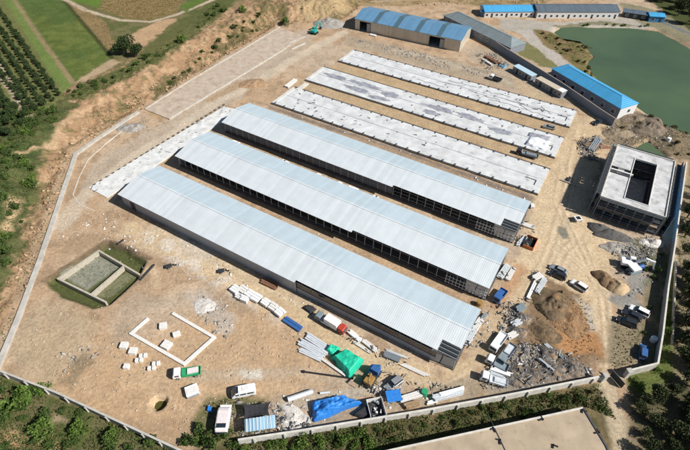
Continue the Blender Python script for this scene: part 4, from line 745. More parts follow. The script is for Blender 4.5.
for z0, z1 in ((hb - .25, hb), (3.3, 3.5)):
    rect('roof_slab' if z0 > 5 else 'floor_slab', 0, ou0, 0, s0, z0, z1, rm); rect('roof_slab' if z0 > 5 else 'floor_slab', 0, ou0, s1, Wb, z0, z1, rm); rect('roof_slab' if z0 > 5 else 'floor_slab', ou0, ou1, 0, ov0, z0, z1, rm)
    rect('roof_slab' if z0 > 5 else 'floor_slab', ou0, ou1, ov1, Wb, z0, z1, rm); rect('roof_slab' if z0 > 5 else 'floor_slab', ou1, Lb, 0, Wb, z0, z1, rm)
rect('ground_slab', -.2, Lb + .2, -.2, Wb + .2, -.3, .1, M['concrete'])
rect('roof_beam', .2, ou0 + .6, s0 + 1.1, s0 + 1.7, hb - .3, hb + .25, M['offwhite']); rect('roof_beam', .2, ou0, s0 - .5, s0 - .1, hb, hb + .3, M['brickdark'])
for x0, x1, y0, y1 in ((-.25, .05, -.2, Wb + .2), (Lb - .05, Lb + .25, -.2, Wb + .2), (.05, Lb - .05, -.25, .05), (.05, Lb - .05, Wb - .05, Wb + .25)): rect('parapet', x0, x1, y0, y1, hb - .45, hb + .3, M['pale'])
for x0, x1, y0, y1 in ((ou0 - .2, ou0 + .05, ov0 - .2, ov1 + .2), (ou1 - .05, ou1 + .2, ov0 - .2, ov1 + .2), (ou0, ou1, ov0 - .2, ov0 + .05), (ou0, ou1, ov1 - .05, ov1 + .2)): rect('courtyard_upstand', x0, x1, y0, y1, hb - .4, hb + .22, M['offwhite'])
def facade(nm, x0, y0, x1, y1, nb_):
    Lf = math.hypot(x1 - x0, y1 - y0); an = math.atan2(y1 - y0, x1 - x0)
    f = bpy.data.objects.new(nm, None); m_ = MB(); st = []
    for s_ in range(2):
        zb = .1 + s_ * 3.4; m_.box(Lf / 2, 0, zb + .45, Lf, .22, .9); m_.box(Lf / 2, 0, zb + 2.95, Lf, .222, .5)
        for k in range(nb_ + 1): m_.box(k * Lf / nb_, 0, zb + 1.8, 1.1 if k % 2 else .6, .218, 1.8)
    o = m_.build(nm, M['brickdark'], t_, (x0, y0, 0), an)
    for s_ in range(2):
        for k in range(nb_):
            MB().box(0, .3, 0, Lf / nb_ * .55, .05, 1.6).build('window_opening', M['glass'], o, ((k + .5) * Lf / nb_, 0, .1 + s_ * 3.4 + 1.75))
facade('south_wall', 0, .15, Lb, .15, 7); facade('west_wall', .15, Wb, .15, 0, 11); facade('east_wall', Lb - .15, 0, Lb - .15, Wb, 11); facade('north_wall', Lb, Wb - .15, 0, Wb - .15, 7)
for x0, y0, x1, y1 in ((ou0, ov0, ou0, ov1), (ou1, ov0, ou1, ov1), (ou0, ov1, ou1, ov1), (ou0, ov0, ou1, ov0)):
    Lf = math.hypot(x1 - x0, y1 - y0); an = math.atan2(y1 - y0, x1 - x0); m_ = MB()
    for k in range(int(Lf / 2.5) + 1): m_.box(k * Lf / int(Lf / 2.5), 0, 3.4, .4, .3, 6.6)
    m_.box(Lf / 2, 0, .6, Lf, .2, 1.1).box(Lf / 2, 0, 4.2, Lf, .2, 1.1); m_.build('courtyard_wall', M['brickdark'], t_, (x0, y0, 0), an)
for k in range(9): MB().box(ou0 + .6 + random.random() * (ou1 - ou0 - 1.2), ov0 + 1 + k * (ov1 - ov0 - 2) / 9, random.uniform(.3, 2.6), random.uniform(1.2, 2.6), .12, .12, random.uniform(-.4, .9), random.uniform(-.3, .3)).build('formwork_prop', M['white'], t_)
def scaffold(label, loc, rz, Lf, hh, net=None, wd_=1.1):
    s_ = thing('scaffolding', label, 'scaffolding', loc, rz, 'scaffolding on the unfinished building'); n_ = int(Lf / 2.2)
    for k in range(n_ + 1):
        for yy in (0, -wd_): MB().tube((k * Lf / n_, yy, -.1), (k * Lf / n_, yy, hh), .045, 5).build('standard', M['greymetal'], s_)
    for zz in (1.8, 3.6, 5.4, 7.1):
        if zz < hh:
            for yy in (0, -wd_): MB().tube((0, yy, zz), (Lf, yy, zz), .04, 5).build('ledger', M['greymetal'], s_)
            MB().box(Lf / 2, -wd_ / 2, zz - .08, Lf * .94, wd_ * .8, .05).build('deck', M['darksteel'] if zz != 3.6 else M['wood'], s_)
    if net: MB().box(Lf / 2, -wd_ - .06, hh / 2 + .2, Lf, .03, hh - .2).build('safety_net', net, s_)
    return s_
def bl(lx, ly): X_, Y_ = uv2xy(ub + lx, vb + ly); return (X_, Y_, 0)
scaffold('scaffolding along the shaded near face of the unfinished building', bl(0, -.5), TH, Lb, 7.6); scaffold('scaffolding along the left face of the unfinished building', bl(-.5, Wb), TH - math.pi / 2, Wb, 7.4)
scaffold('scaffolding draped in blue netting on the right face of the unfinished building', bl(Lb + .6, 0), TH + math.pi / 2, Wb, 8., M['net'], 1.5); scaffold('scaffolding on the far face of the unfinished building toward the green pond', bl(Lb, Wb + .5), TH + math.pi, Lb, 7.4)
# ------------------------------------------------------------------ tank foundation and low footing walls
def footing(name, segs, w, z0, z1, m, label, cat='foundation'):
    a = P(*segs[0][0]); t_ = thing(name, label, cat, (a[0], a[1], 0))
    for k, (p, q) in enumerate(segs):
        (x0, y0), (x1, y1) = P(*p, z1), P(*q, z1); Lf = math.hypot(x1 - x0, y1 - y0); MB().box((x0 + x1) / 2 - a[0], (y0 + y1) / 2 - a[1], (z0 + z1) / 2 - .005 * k, Lf + w - .01, w, z1 - z0, math.atan2(y1 - y0, x1 - x0)).build('wall_strip', m, t_)
    return t_
footing('tank_foundation', [((57.8, 278.4), (98.7, 250.4)), ((98.7, 250.4), (139, 274)), ((57.8, 278.4), (105, 301.5)), ((124, 265.4), (90.5, 294.4))], .5, -2.1, -.1, mat('tank_concrete', (.42, .38, .31), .9, dirt=((.26, .23, .17), 1, .56)), 'sunken rectangular concrete tank foundation in a grassy pit')
footing('footing_walls', [((131, 333), (147, 319)), ((131, 333), (184, 363.5)), ((184, 363.5), (214, 337)), ((214, 337), (173.5, 313.5))], .75, -.3, .45, M['offwhite'], 'white rectangular footing walls open at one corner on the bare ground')
first = None
for (px, py), rz, lb in (((163.5, 327), .55, 'square white concrete block inside the footing walls, nearest the open corner'), ((177, 335), .75, 'narrow white concrete block inside the footing walls, rightmost of three'), ((167, 346), -.1, 'largest white concrete block inside the footing walls, against the lower wall'), ((124.5, 346.5), .3, 'white concrete block at the left of the pair outside the footing walls'), ((133.5, 352), .3, 'white concrete block at the right of the pair outside the footing walls'), ((127, 367.5), .3, 'small weathered white block in a pale dust patch, lowest of the group')):
    x, y, z = W(px, py); s_ = 2.1 if 'largest' in lb else 1.7
    if 'small' in lb: s_ = 1.2
    mm_ = MB(); mm_.box(0, 0, .35, s_, s_ * (.7 if 'narrow' in lb else .95), 1.0); o = mm_.build('concrete_block', M['offwhite'], None, (x, y, z), rz + TH * .6, .06); tag(o, lb, 'block', 'white concrete blocks')
for (px, py), lb in (((139.5, 361), 'left cluster of four small white blocks below the footing walls'), ((143.5, 356.5), 'upper cluster of four small white blocks near the footing walls'), ((152, 369), 'lower right cluster of four small white blocks'), ((156.5, 364.5), 'rightmost cluster of four small white blocks below the footing corner')):
    x, y, z = W(px, py); t_ = thing('block_cluster', lb, 'blocks', (x, y, z), TH * .6 + .5, 'clusters of small blocks')
    for sx in (-1, 1): MB().box(sx * .5, 0, .3, .72, .95, .8).build('block', M['offwhite'], t_, bev=.05)
t_ = thing('white_tank', 'square white tank with grey lid beside the small green truck', 'tank', W(192.5, 392), .45); MB().box(0, 0, .5, 2.7, 2.3, 1.2).build('body', M['white'], t_, bev=.06); MB().box(0, -.2, 1.14, 2.2, 1.4, .06).build('lid', M['offwhite'], t_); MB().box(0, -1.25, .5, 2.5, .3, .3).build('step', M['greymetal'], t_)
# roofless flat roof building at the bottom
fz = 3.4; q = [P(a, b2, fz) for a, b2 in ((383, 452), (583, 408), (606, 446), (640, 520), (440, 560))]
ox, oy = q[1]; q = [(x - ox, y - oy) for x, y in q]; t_ = thing('flat_roof_building', 'large building with flat beige concrete roof at the bottom edge', 'building', (ox, oy, 0))
qc = (sum(p[0] for p in q) / 5, sum(p[1] for p in q) / 5); MB().prism([(qc[0] + (x - qc[0]) * .985, qc[1] + (y - qc[1]) * .985) for x, y in q], -.4, fz - .3).build('wall', M['concrete'], t_); MB().prism(q, fz - .3, fz).build('roof_slab', M['beige'], t_)
for a, b2 in ((q[0], q[1]), (q[1], q[2]), (q[2], q[3])):
    Lf = math.hypot(b2[0] - a[0], b2[1] - a[1]); MB().box((a[0] + b2[0]) / 2, (a[1] + b2[1]) / 2, fz + .09, Lf, .35, .18, math.atan2(b2[1] - a[1], b2[0] - a[0])).build('roof_edge', M['pale'] if a is q[0] else M['brickdark'], t_)
j0 = P(494, 427, fz); j1 = P(505, 450, fz); Lf = math.hypot(j1[0] - j0[0], j1[1] - j0[1]); MB().box((j0[0] + j1[0]) / 2 - ox, (j0[1] + j1[1]) / 2 - oy, fz + .06, Lf + 6, .12, .1, math.atan2(j1[1] - j0[1], j1[0] - j0[0])).build('expansion_joint', M['darksteel'], t_)
for k, (px, py) in enumerate(((494, 430), (500, 442), (541, 420), (555, 446), (597, 433), (584, 411))):
    x, y = P(px, py, fz); o = thing('roof_bracket', 'dark twisted bracket lying on the flat beige roof', 'bracket', (x, y, fz), random.uniform(0, 3), 'brackets on the flat roof'); MB().box(0, 0, .15, 1.1, .25, .2).build('arm', M['black'], o); MB().box(.35, .25, .15, .25, .9, .2).build('foot', M['black'], o)
# ------------------------------------------------------------------ heaps
heap('gravel_heap', 599.5, 229, 4.6, 2.3, 1.9, M['gravel'], 'dark gravel heap nearest the left corner of the unfinished building', -.5)
heap('gravel_heap', 611.5, 235, 5.2, 2.8, 2.1, M['gravel'], 'larger dark gravel heap, right of its twin below the unfinished building', -.4)
heap('sand_heap', 603, 278, 3.6, 2.6, 1.7, M['sandheap'], 'brown sand heap left of the pale one on the right side', -.7)
heap('sand_heap', 619, 287, 2.6, 2.8, 1.6, M['palesand'], 'pale sand heap next to the white excavator', .2); heap('sand_heap', 611, 285, 2.6, 2.0, 1.4, M['sandheap'], 'middle brown sand heap, scooped out beside the pale one', -.7); heap('gravel_heap', 613, 248, 4, 3, .7, M['greyrock'], 'low grey gravel spill below the two dark heaps', -.2)
heap('earth_mound', 553, 306, 6.2, 5.8, 1.4, M['darkdirt'], 'big dark earth mound with weeds beside the car pair', -.2, peak=1.5, rg=1.5); heap('earth_mound', 546, 333, 4.2, 3.2, .8, M['darkdirt'], 'lower dark earth mound below the big one', -.4, rg=.9); heap('earth_mound', 571, 320, 4.8, 6., .7, mat('orange_earth', (.29, .175, .09), .95, var=.5, scale=1.4, bump=.25, dirt=((.15, .1, .06), .7, .52)), 'orange earth mound right of the big dark one', .2, rg=.8)
heap('debris_heap', 253, 84, 5.5, 4., .9, mat('brown_debris', (.34, .22, .13), .95, var=.35, scale=1.2, bump=.2), 'brown debris heap on the ground below the hardstand', .5)
heap('rubble_heap', 205, 306, 3.0, 2.6, .35, M['whiterubble'], 'crushed white rubble heap left of the white panel stacks', .3); heap('rock_heap', 330, 23, 9, 7, 2.2, M['greyrock'], 'grey rock heap beside the teal excavator', 0, rg=1.2); heap('rock_heap', 133, 128, 5, 4, .8, M['greyrock'], 'low rock heap inside the upper bend of the broad wall', .3, rg=.8)
heap('earth_mound', 650, 128, 9, 8, 2., mat('bank_earth', (.17, .135, .1), .95, var=.4, scale=.8, bump=.25), 'rough earth mound between the lake and the green pond', .3, rg=1.2); heap('earth_mound', 635, 120, 6, 5, 1.6, mat('bank_earth3', (.2, .155, .11), .95, var=.45, scale=.9, bump=.25), 'brown spoil mound at the right end of the blue hipped building', .2, rg=1.1); heap('earth_mound', 617, 133, 6, 4, 1.6, mat('bank_earth2', (.24, .19, .13), .95, var=.4, scale=.8, bump=.25), 'pale earth mound behind the unfinished building', 0, rg=1.)
heap('earth_mound', 600, 146, 3.5, 2.2, .8, M['rust'], 'rusty scrap-strewn mound at the left rear of the unfinished building', -.3, rg=.6)
for k, (px, py, rx, ry, h_, lb) in enumerate(((515, 378, 4, 2.2, 1.1, 'grey scrap heap beside the long wall, left'), (533, 374, 5, 2.6, 1.3, 'tall jumbled scrap heap beside the long wall, middle'), (552, 369, 4.5, 2.4, 1.3, 'scrap heap with rods beside the long wall, right'), (571, 368, 3.2, 2.6, 1.5, 'rounded grey scrap heap near the gateway'), (548, 352, 3, 1.8, .9, 'small dark scrap heap above the jumbled one'), (516, 350, 2, 1.6, .8, 'coil-like scrap heap right of the grey flatbed'), (522, 318, 3, 2, 1., 'scrap heap between the track and the earth mound'), (518, 331, 3., 2, 1., 'pale scrap heap above the white pickup'), (293, 420, 4, 3.2, .5, 'white rubbish heap right of the lean-to'), (652, 243, 3.5, 2, .9, 'pale rubble heap at the right corner of the unfinished building'))):
    heap('scrap_heap' if 'rub' not in lb else 'rubble_heap', px, py, rx, ry, h_, M['scrap'] if 'rub' not in lb else M['whiterubble'], lb, -.4 if k != 9 else 0, rg=.9)
# ------------------------------------------------------------------ stacks of material
S = stack
S('panel_stack', (232, 288), (239, 293), 2.2, .9, M['white'], 'white panel stack at the upper left end of the row along the track', part='panel', n=3, group='white panel stacks')
for k, (p, q, w, lb) in enumerate((((240, 289), (246, 293), 2.2, 'second white panel stack from the upper left'), ((247, 293), (253, 297), 2.2, 'third white panel stack from the upper left'), ((253, 297), (260, 301), 2.4, 'fourth white panel stack, before the gap in the row'), ((236, 296), (242, 299), 1.6, 'pink-edged white panel stack, left one of the lower row'), ((241, 299), (248, 302), 1.6, 'white panel stack, right one of the lower row'), ((263, 302), (269, 306), 2., 'first white panel stack after the gap'), ((270, 306), (276, 310), 2.2, 'second white panel stack after the gap'), ((277, 311), (283, 316), 2.2, 'cream topped white panel stack next to the blue sheet stack'))):
    S('panel_stack', p, q, w, random.uniform(.7, 1.1), M['white'] if k % 3 else M['offwhite'], lb, part='panel', n=3, lay=2, group='white panel stacks')
S('sheet_stack', (284, 319), (302, 331), 1.7, .5, M['bluepaint'], 'dark blue sheet stack below the white panel stacks', part='sheet', n=2)
S('pipe_stack', (306, 336), (331, 352), 1.9, .5, M['steel'], 'upper long galvanised section bundle left of the green tarpaulin', part='section', n=4, group='galvanised bundles'); S('pipe_stack', (299, 342), (326, 357), 1.9, .5, M['steel'], 'middle long galvanised section bundle left of the green tarpaulin', part='section', n=4, group='galvanised bundles')
S('pipe_stack', (299, 350), (322, 361), 1.3, .4, M['steel'], 'lower galvanised section bundle left of the green tarpaulin', part='section', n=3, group='galvanised bundles'); S('pipe_stack', (318, 357), (345, 376), .6, .4, M['offwhite'], 'thin pale bundle running under the green tarpaulin edge', part='section', n=2)
S('board_stack', (262, 281), (277, 288), 2.0, .5, M['rust'], 'reddish brown board stack against the nearest shed', part='board', n=3, lay=2)
S('section_stack', (349, 332), (361, 342), 1.2, .6, M['white'], 'white section bundle right of the box truck', part='section', n=4, lay=2, group='white section bundles'); S('section_stack', (363, 341), (378, 353), 1.2, .5, M['offwhite'], 'pale section bundle in front of the nearest shed', part='section', n=4, group='white section bundles'); S('section_stack', (353, 342), (370, 353), .7, .3, M['offwhite'], 'thin pale section bundle nearest the track', part='section', n=3)
S('pipe_stack', (384, 355), (400, 361), 1.6, .8, M['greymetal'], 'dark grey pipe bundle in front of the nearest shed', part='pipe', n=5, kind='pipe', lay=2); S('section_stack', (400, 364), (426, 376), .9, .3, M['offwhite'], 'thin pale lengths lying by the track bend', part='section', n=3, jit=1.); S('section_stack', (385, 350), (408, 359), .5, .25, M['steel'], 'thin steel lengths above the dark grey pipe bundle', part='section', n=2)
S('duct', (288, 401), (313, 392.5), 1.3, 1., M['steel'], 'long silver duct lying left of the blue tarpaulin', 'duct', 'duct', 1, 'pipe', jit=0); S('duct', (320, 394), (330, 393), .6, .5, M['steel'], 'short silver duct just right of the long one', 'duct', 'duct', 1, 'pipe', jit=0)
S('section_stack', (400, 401), (422, 394), 1.4, .7, M['offwhite'], 'white section stack right of the blue canopy', part='section', n=3, lay=2); S('section_stack', (433, 400), (463, 392), 1.5, .9, M['steel'], 'tall pale section stack by the wall with green mark', part='section', n=4, lay=2); S('section_stack', (438, 397), (463, 390), .8, 1.1, M['white'], 'white-topped section stack behind the pale one', part='section', n=2)
S('section_stack', (427, 404), (438, 401), .8, .4, M['white'], 'short white section stack close to the wall', part='section', n=2); S('crate_row', (404, 408), (418, 404), 1.3, .8, M['wood'], 'brown crate row between white stacks and wall', part='crate', n=2, lay=2)
MATS_ = [('window_frame_stack', (466, 344), (474, 331), 1.6, .9, M['steel'], 'steel bundle at the right end of the nearest shed, lower'), ('window_frame_stack', (474, 331), (481, 320), 1.5, .8, M['offwhite'], 'white bundle at the right end of the nearest shed, upper'), ('window_frame_stack', (479, 324), (486, 314), .9, .6, M['greymetal'], 'grey bundle along the track edge by the nearest shed'),
         ('window_frame_stack', (499, 279), (508, 266), 1.8, .7, M['steel'], 'silver bundle at the right end of the middle roofed shed'), ('window_frame_stack', (507, 281), (514, 268), 1.3, .6, M['offwhite'], 'white bundle right of the silver one by the middle roofed shed'),
         ('window_frame_stack', (527, 300), (535, 283), .9, .5, M['white'], 'white section bundle left of the big earth mound'), ('window_frame_stack', (536, 294), (545, 279), 1.4, .6, M['steel'], 'bright section bundle against the big earth mound'), ('window_frame_stack', (533, 280), (541, 276), 1.6, .9, M['offwhite'], 'pile of white crates above the bright section bundle'),
         ('window_frame_stack', (523, 225), (535, 229), 1.6, .5, M['offwhite'], 'white bundle at the right end of the farthest roofed shed'), ('window_frame_stack', (517, 246), (526, 237), 1.2, .5, M['steel'], 'steel bundle by the corner of the farthest roofed shed'), ('window_frame_stack', (532, 209), (532, 205), 1., .8, M['white'], 'white crate beside the far corner of the farthest roofed shed'),
         ('window_frame_stack', (491, 370), (511, 377), 1.1, .8, M['white'], 'long white section bundle in the scrap yard, upper'), ('window_frame_stack', (488, 374), (503, 380), 1.1, .8, M['steel'], 'long silver section bundle in the scrap yard, lower'), ('window_frame_stack', (516, 369), (521, 364), .7, .4, M['white'], 'short white board in the scrap yard'),
         ('window_frame_stack', (516, 312), (524, 307), 1.6, 1., M['greypaint'], 'grey-blue machine parts bundle at the top of the scrap yard'), ('window_frame_stack', (512, 326), (520, 322), 1.5, .8, M['steel'], 'silver machine parts bundle in the scrap yard'), ('window_frame_stack', (508, 338), (516, 334), 1.5, .7, M['offwhite'], 'white machine parts bundle above the white pickup'),
         ('window_frame_stack', (545, 345), (556, 354), 1., .5, M['steel'], 'pale rods leaning on the small dark scrap heap'), ('window_frame_stack', (560, 356), (573, 372), 1., .6, M['greymetal'], 'grey rods on the rounded scrap heap'), ('window_frame_stack', (537, 360), (552, 372), .5, 1.2, M['steel'], 'thin rods on the jumbled scrap heap'),
         ('window_frame_stack', (485, 57), (497, 64), 1.8, .8, M['rust'], 'rust red steel stack left of the pale blue tarpaulin'), ('window_frame_stack', (483, 60), (492, 66), 1.2, .6, M['offwhite'], 'white bundle below the rust red steel stack'), ('window_frame_stack', (493, 60), (504, 66), .9, .6, M['wood'], 'brown plank stack behind the pale blue tarpaulin'),
         ('window_frame_stack', (286, 88), (296, 80), 2.2, .5, M['offwhite'], 'pale slab pile at the left end of the nearest white slab'), ('window_frame_stack', (298, 91), (307, 84), 2., .5, M['pale'], 'second pale slab pile next to the nearest white slab'), ('window_frame_stack', (370, 35), (376, 36.5), 1.6, .5, M['white'], 'white board stack in front of the blue warehouse'),
         ('window_frame_stack', (305, 44), (291, 50), .5, .3, M['pale'], 'short pale kerb length by the teal excavator'), ('window_frame_stack', (585, 145), (597, 150), 3., .7, M['wood'], 'brown pole stack beside the unfinished building'), ('window_frame_stack', (590, 152), (598, 140), 2.4, .9, M['greymetal'], 'grey scaffold pole stack beside the unfinished building'),
         ('window_frame_stack', (560, 180), (578, 187), .4, .3, M['concrete'], 'thin pipe lying left of the unfinished building'), ('window_frame_stack', (567, 182), (570, 178), .9, .5, M['darksteel'], 'dark box next to the thin pipe')]
for nm, p, q, w, h_, m_, lb in MATS_:
    base = 'pole_stack' if 'pole' in lb or 'rods' in lb else 'material_bundle'
    S(base, p, q, w, h_, m_, lb, 'stack', 'length', 4 if w > 1 else 2, 'pipe' if ('pole' in lb or 'rods' in lb) else 'box', lay=2 if h_ > .6 else 1, jit=.35)
t_ = thing('hopper', 'small dark and white hopper standing alone on the yard', 'hopper', W(577, 221), .2); MB().hexa([(-.6, -.6, .2), (.6, -.6, .2), (.6, .6, .2), (-.6, .6, .2)], [(-1, -1, 1.3), (1, -1, 1.3), (1, 1, 1.3), (-1, 1, 1.3)]).build('bin', M['white'], t_); MB().box(0, 0, 1.32, 1.3, 1.3, .06).build('opening', M['black'], t_)
for sx in (-1, 1): MB().box(sx * .8, -.8, .4, .1, .1, 1.).build('leg', M['darksteel'], t_); MB().box(sx * .8, .8, .4, .1, .1, 1.).build('leg', M['darksteel'], t_)
t_ = thing('rubbish_skip', 'black-lined orange skip by the farthest roofed shed', 'skip', along((526, 250), (533, 238))[0], along((527, 250), (533, 238))[1]); MB().box(0, 0, .1, 4.6, 3., .2).build('floor', M['black'], t_)
for s_ in (-1, 1): MB().box(0, s_ * 1.5, .55, 4.6, .12, 1.1).build('side_wall', M['orange'] if s_ < 0 else M['darksteel'], t_); MB().box(s_ * 2.3, 0, .55, .12, 2.9, 1.1).build('end_wall', M['orange'], t_)
t_ = thing('concrete_mixer', 'white and blue concrete mixing plant next to the excavator on the right', 'machine', W(633, 272), .3); MB().box(0, 0, .6, 3.6, 2., .8).build('base_frame', M['greypaint'], t_); MB().hexa([(-1, -.8, 1.), (.4, -.8, 1.), (.4, .8, 1.), (-1, .8, 1.)], [(-1.7, -1.3, 2.3), (.8, -1.3, 2.3), (.8, 1.3, 2.3), (-1.7, 1.3, 2.3)]).build('hopper', M['white'], t_); MB().tube((.6, 0, 1.5), (2.4, 0, 1.9), .7, 12).build('drum', M['bluepaint'], t_); MB().tube((-1.5, 0, .8), (-4.6, .6, .3), .25).build('conveyor', M['darksteel'], t_)
for nm, px, py, m_, lb in (('storage_drum', 424, 394, M['greenpaint'], 'green drum on the end of the white section stacks'), ('storage_drum', 652.5, 341, M['white'], 'white round drum by the right boundary wall'), ('storage_drum', 479, 305, M['yellow'], 'yellow drum by the corner of the middle roofed shed'), ('storage_drum', 668, 141, M['white'], 'white drum on the bank by the lake')):
    t_ = thing(nm, lb, 'drum', W(px, py)); MB().tube((0, 0, 0), (0, 0, 1.3), .75, 14).build('body', m_, t_); MB().tube((0, 0, 1.3), (0, 0, 1.36), .6, 14).build('lid', m_, t_)
for (px, py), rz, lb in (((171, 267), .4, 'dark parked motor tricycle on open ground right of the tank foundation'), ((223.5, 272), .2, 'small dark motor tricycle on the track below the nearest shed')):
    t_ = thing('cargo_tricycle', lb, 'tricycle', W(px, py), rz, 'cargo tricycles'); MB().box(-.5, 0, .7, 1.6, 1.1, .35).build('cargo_tray', M['darksteel'], t_); MB().box(.75, 0, .75, .5, .3, .2).build('saddle', M['black'], t_); MB().tube((1.2, 0, .5), (1.1, 0, 1.1), .04).build('handlebar', M['steel'], t_); wheel(t_, 1.3, 0.01, .3, .12); wheel(t_, -.6, .6, .3, .12); wheel(t_, -.6, -.6, .3, .12)
# pipes in the tank pit
for p, q, lb in (((140, 281), (155, 265), 'dark steel beam leaning at the right corner of the tank pit'), ((118, 246), (124, 240), 'dark pole at the far corner of the tank pit')): S('steel_beam', p, q, .5, .4, M['darksteel'], lb, 'beam', 'beam', 1, jit=0)
# ------------------------------------------------------------------ scattered stuff
def sample(polys, dens, wts=None):
    pts = []
    for k, pl_ in enumerate(polys):
        w_ = WW(pl_); xs = [p[0] for p in w_]; ys = [p[1] for p in w_]; A = (max(xs) - min(xs)) * (max(ys) - min(ys)); d = dens if np.isscalar(dens) else dens[k]
        n_ = int(A * d); x = rng.uniform(min(xs), max(xs), n_); y = rng.uniform(min(ys), max(ys), n_); ok = sdp(x, y, w_) < 0
        ok &= fbm(x, y, 3.5, 3) > rng.uniform(.25, .7, n_); pts.append(np.stack([x[ok], y[ok]], 1))
    return np.concatenate(pts)
OCT = np.array([(1, 0, 0), (0, 1, 0), (-1, 0, 0), (0, -1, 0), (0, 0, .8), (0, 0, -.5)], float); OF = np.array([(0, 1, 4), (1, 2, 4), (2, 3, 4), (3, 0, 4), (1, 0, 5), (2, 1, 5), (3, 2, 5), (0, 3, 5)])
def stones(name, pts, smin, smax, m, elong=1.):
    n_ = len(pts); s_ = smin + (smax - smin) * rng.random(n_) ** 3; V_ = OCT[None] * (1 + rng.uniform(-.3, .3, (n_, 6, 3))); V_[:, :, 0] *= 1 + elong * rng.random((n_, 1)); a_ = rng.uniform(0, 6.28, n_)[:, None]
    X_, Y_ = V_[:, :, 0] * np.cos(a_) - V_[:, :, 1] * np.sin(a_), V_[:, :, 0] * np.sin(a_) + V_[:, :, 1] * np.cos(a_)
    V_ = np.stack([X_, Y_, V_[:, :, 2] * .8], -1) * s_[:, None, None]; z = Hf(pts[:, 0], pts[:, 1]); V_ += np.stack([pts[:, 0], pts[:, 1], z + s_ * .2], 1)[:, None]
    F_ = (OF[None] + (np.arange(n_) * 6)[:, None, None]).reshape(-1, 3); return tag(npmesh(name, V_.reshape(-1, 3), F_, m), kind='stuff')
stones('stones', sample([[(0, 336), (60, 300), (150, 300), (250, 300), (330, 350), (350, 372), (250, 395), (185, 440), (60, 395)], [(60, 225), (110, 205), (200, 245), (300, 300), (230, 290), (150, 250), (60, 240)], [(90, 190), (220, 103), (300, 40), (320, 30), (300, 60), (200, 110)], [(345, 30), (560, 88), (572, 104), (345, 44)]], [1.1, 1.3, .7, .9]), .06, .26, island('stone_tan', (.22, .15, .09), (.55, .46, .36)))
stones('rubble', sample([[(190, 290), (208, 288), (240, 318), (228, 338), (200, 328)], [(500, 345), (550, 345), (596, 372), (500, 392), (490, 388)], [(345, 38), (400, 46), (500, 74), (480, 78), (400, 56)], [(225, 400), (310, 405), (312, 430), (240, 442)], [(612, 245), (655, 240), (662, 262), (645, 310), (622, 300)], [(318, 14), (340, 14), (345, 30), (325, 30)], [(575, 140), (604, 140), (598, 162), (582, 158)], [(606, 128), (640, 112), (670, 125), (676, 150), (640, 146), (606, 148)], [(120, 120), (145, 115), (150, 130), (125, 145)], [(110, 345), (85, 370), (55, 375), (60, 350)], [(460, 310), (520, 300), (515, 330), (470, 350)], [(380, 348), (440, 365), (435, 380), (385, 368)]], [3, 5, 2.5, 5, 2.5, 2.5, 4, 2, 1.5, 1.2, 2, 1.5]), .08, .38, island('stone_grey', (.12, .115, .11), (.68, .66, .63)), 1.8)
stones('litter', sample([[(60, 210), (110, 205), (260, 270), (330, 310), (230, 295), (60, 240)], [(255, 100), (280, 106), (535, 195), (528, 202), (400, 155)], [(500, 346), (596, 372), (490, 392)], [(280, 395), (440, 380), (440, 402), (300, 425)], [(528, 270), (545, 275), (535, 300), (520, 300)], [(178, 245), (225, 190), (400, 262), (395, 264)]], [.22, .35, .6, .7, .5, .05]), .1, .42, island('litter_white', (.45, .5, .52), (.8, .8, .78)), 1.5)
stones('bank_boulders', sample([[(60, 150), (140, 85), (200, 55), (275, 12), (275, 28), (187, 80), (130, 118), (75, 150), (40, 260), (5, 350), (0, 300), (30, 225)], [(290, 0), (560, -5), (540, 4), (365, 6), (345, 16), (300, 22)]], [.5, .4]), .15, .75, island('stone_ochre', (.28, .17, .09), (.52, .38, .24)))
def rods(name, pts, l0, l1, m):
    n_ = len(pts); hl = (l0 + (l1 - l0) * rng.random(n_) ** 2) / 2; hw = rng.uniform(.03, .16, n_); a_ = rng.uniform(0, 6.28, n_); tl = rng.uniform(-.35, .35, n_)
    B_ = np.array([(-1, -1, -1), (1, -1, -1), (1, 1, -1), (-1, 1, -1), (-1, -1, 1), (1, -1, 1), (1, 1, 1), (-1, 1, 1)], float)[None].repeat(n_, 0); B_[:, :, 0] *= hl[:, None]; B_[:, :, 1] *= hw[:, None]; B_[:, :, 2] = B_[:, :, 2] * .05 + B_[:, :, 0] * tl[:, None]
    X_ = B_[:, :, 0] * np.cos(a_)[:, None] - B_[:, :, 1] * np.sin(a_)[:, None]; Y_ = B_[:, :, 0] * np.sin(a_)[:, None] + B_[:, :, 1] * np.cos(a_)[:, None]
    V_ = np.stack([X_ + pts[:, :1], Y_ + pts[:, 1:], B_[:, :, 2] + (Hf(pts[:, 0], pts[:, 1]) + .15 + rng.random(n_) * .9)[:, None]], -1); Q_ = np.array([(3, 2, 1, 0), (4, 5, 6, 7), (0, 1, 5, 4), (1, 2, 6, 5), (2, 3, 7, 6), (3, 0, 4, 7)])
    return tag(npmesh(name, V_.reshape(-1, 3), (Q_[None] + (np.arange(n_) * 8)[:, None, None]).reshape(-1, 4), m), kind='stuff')
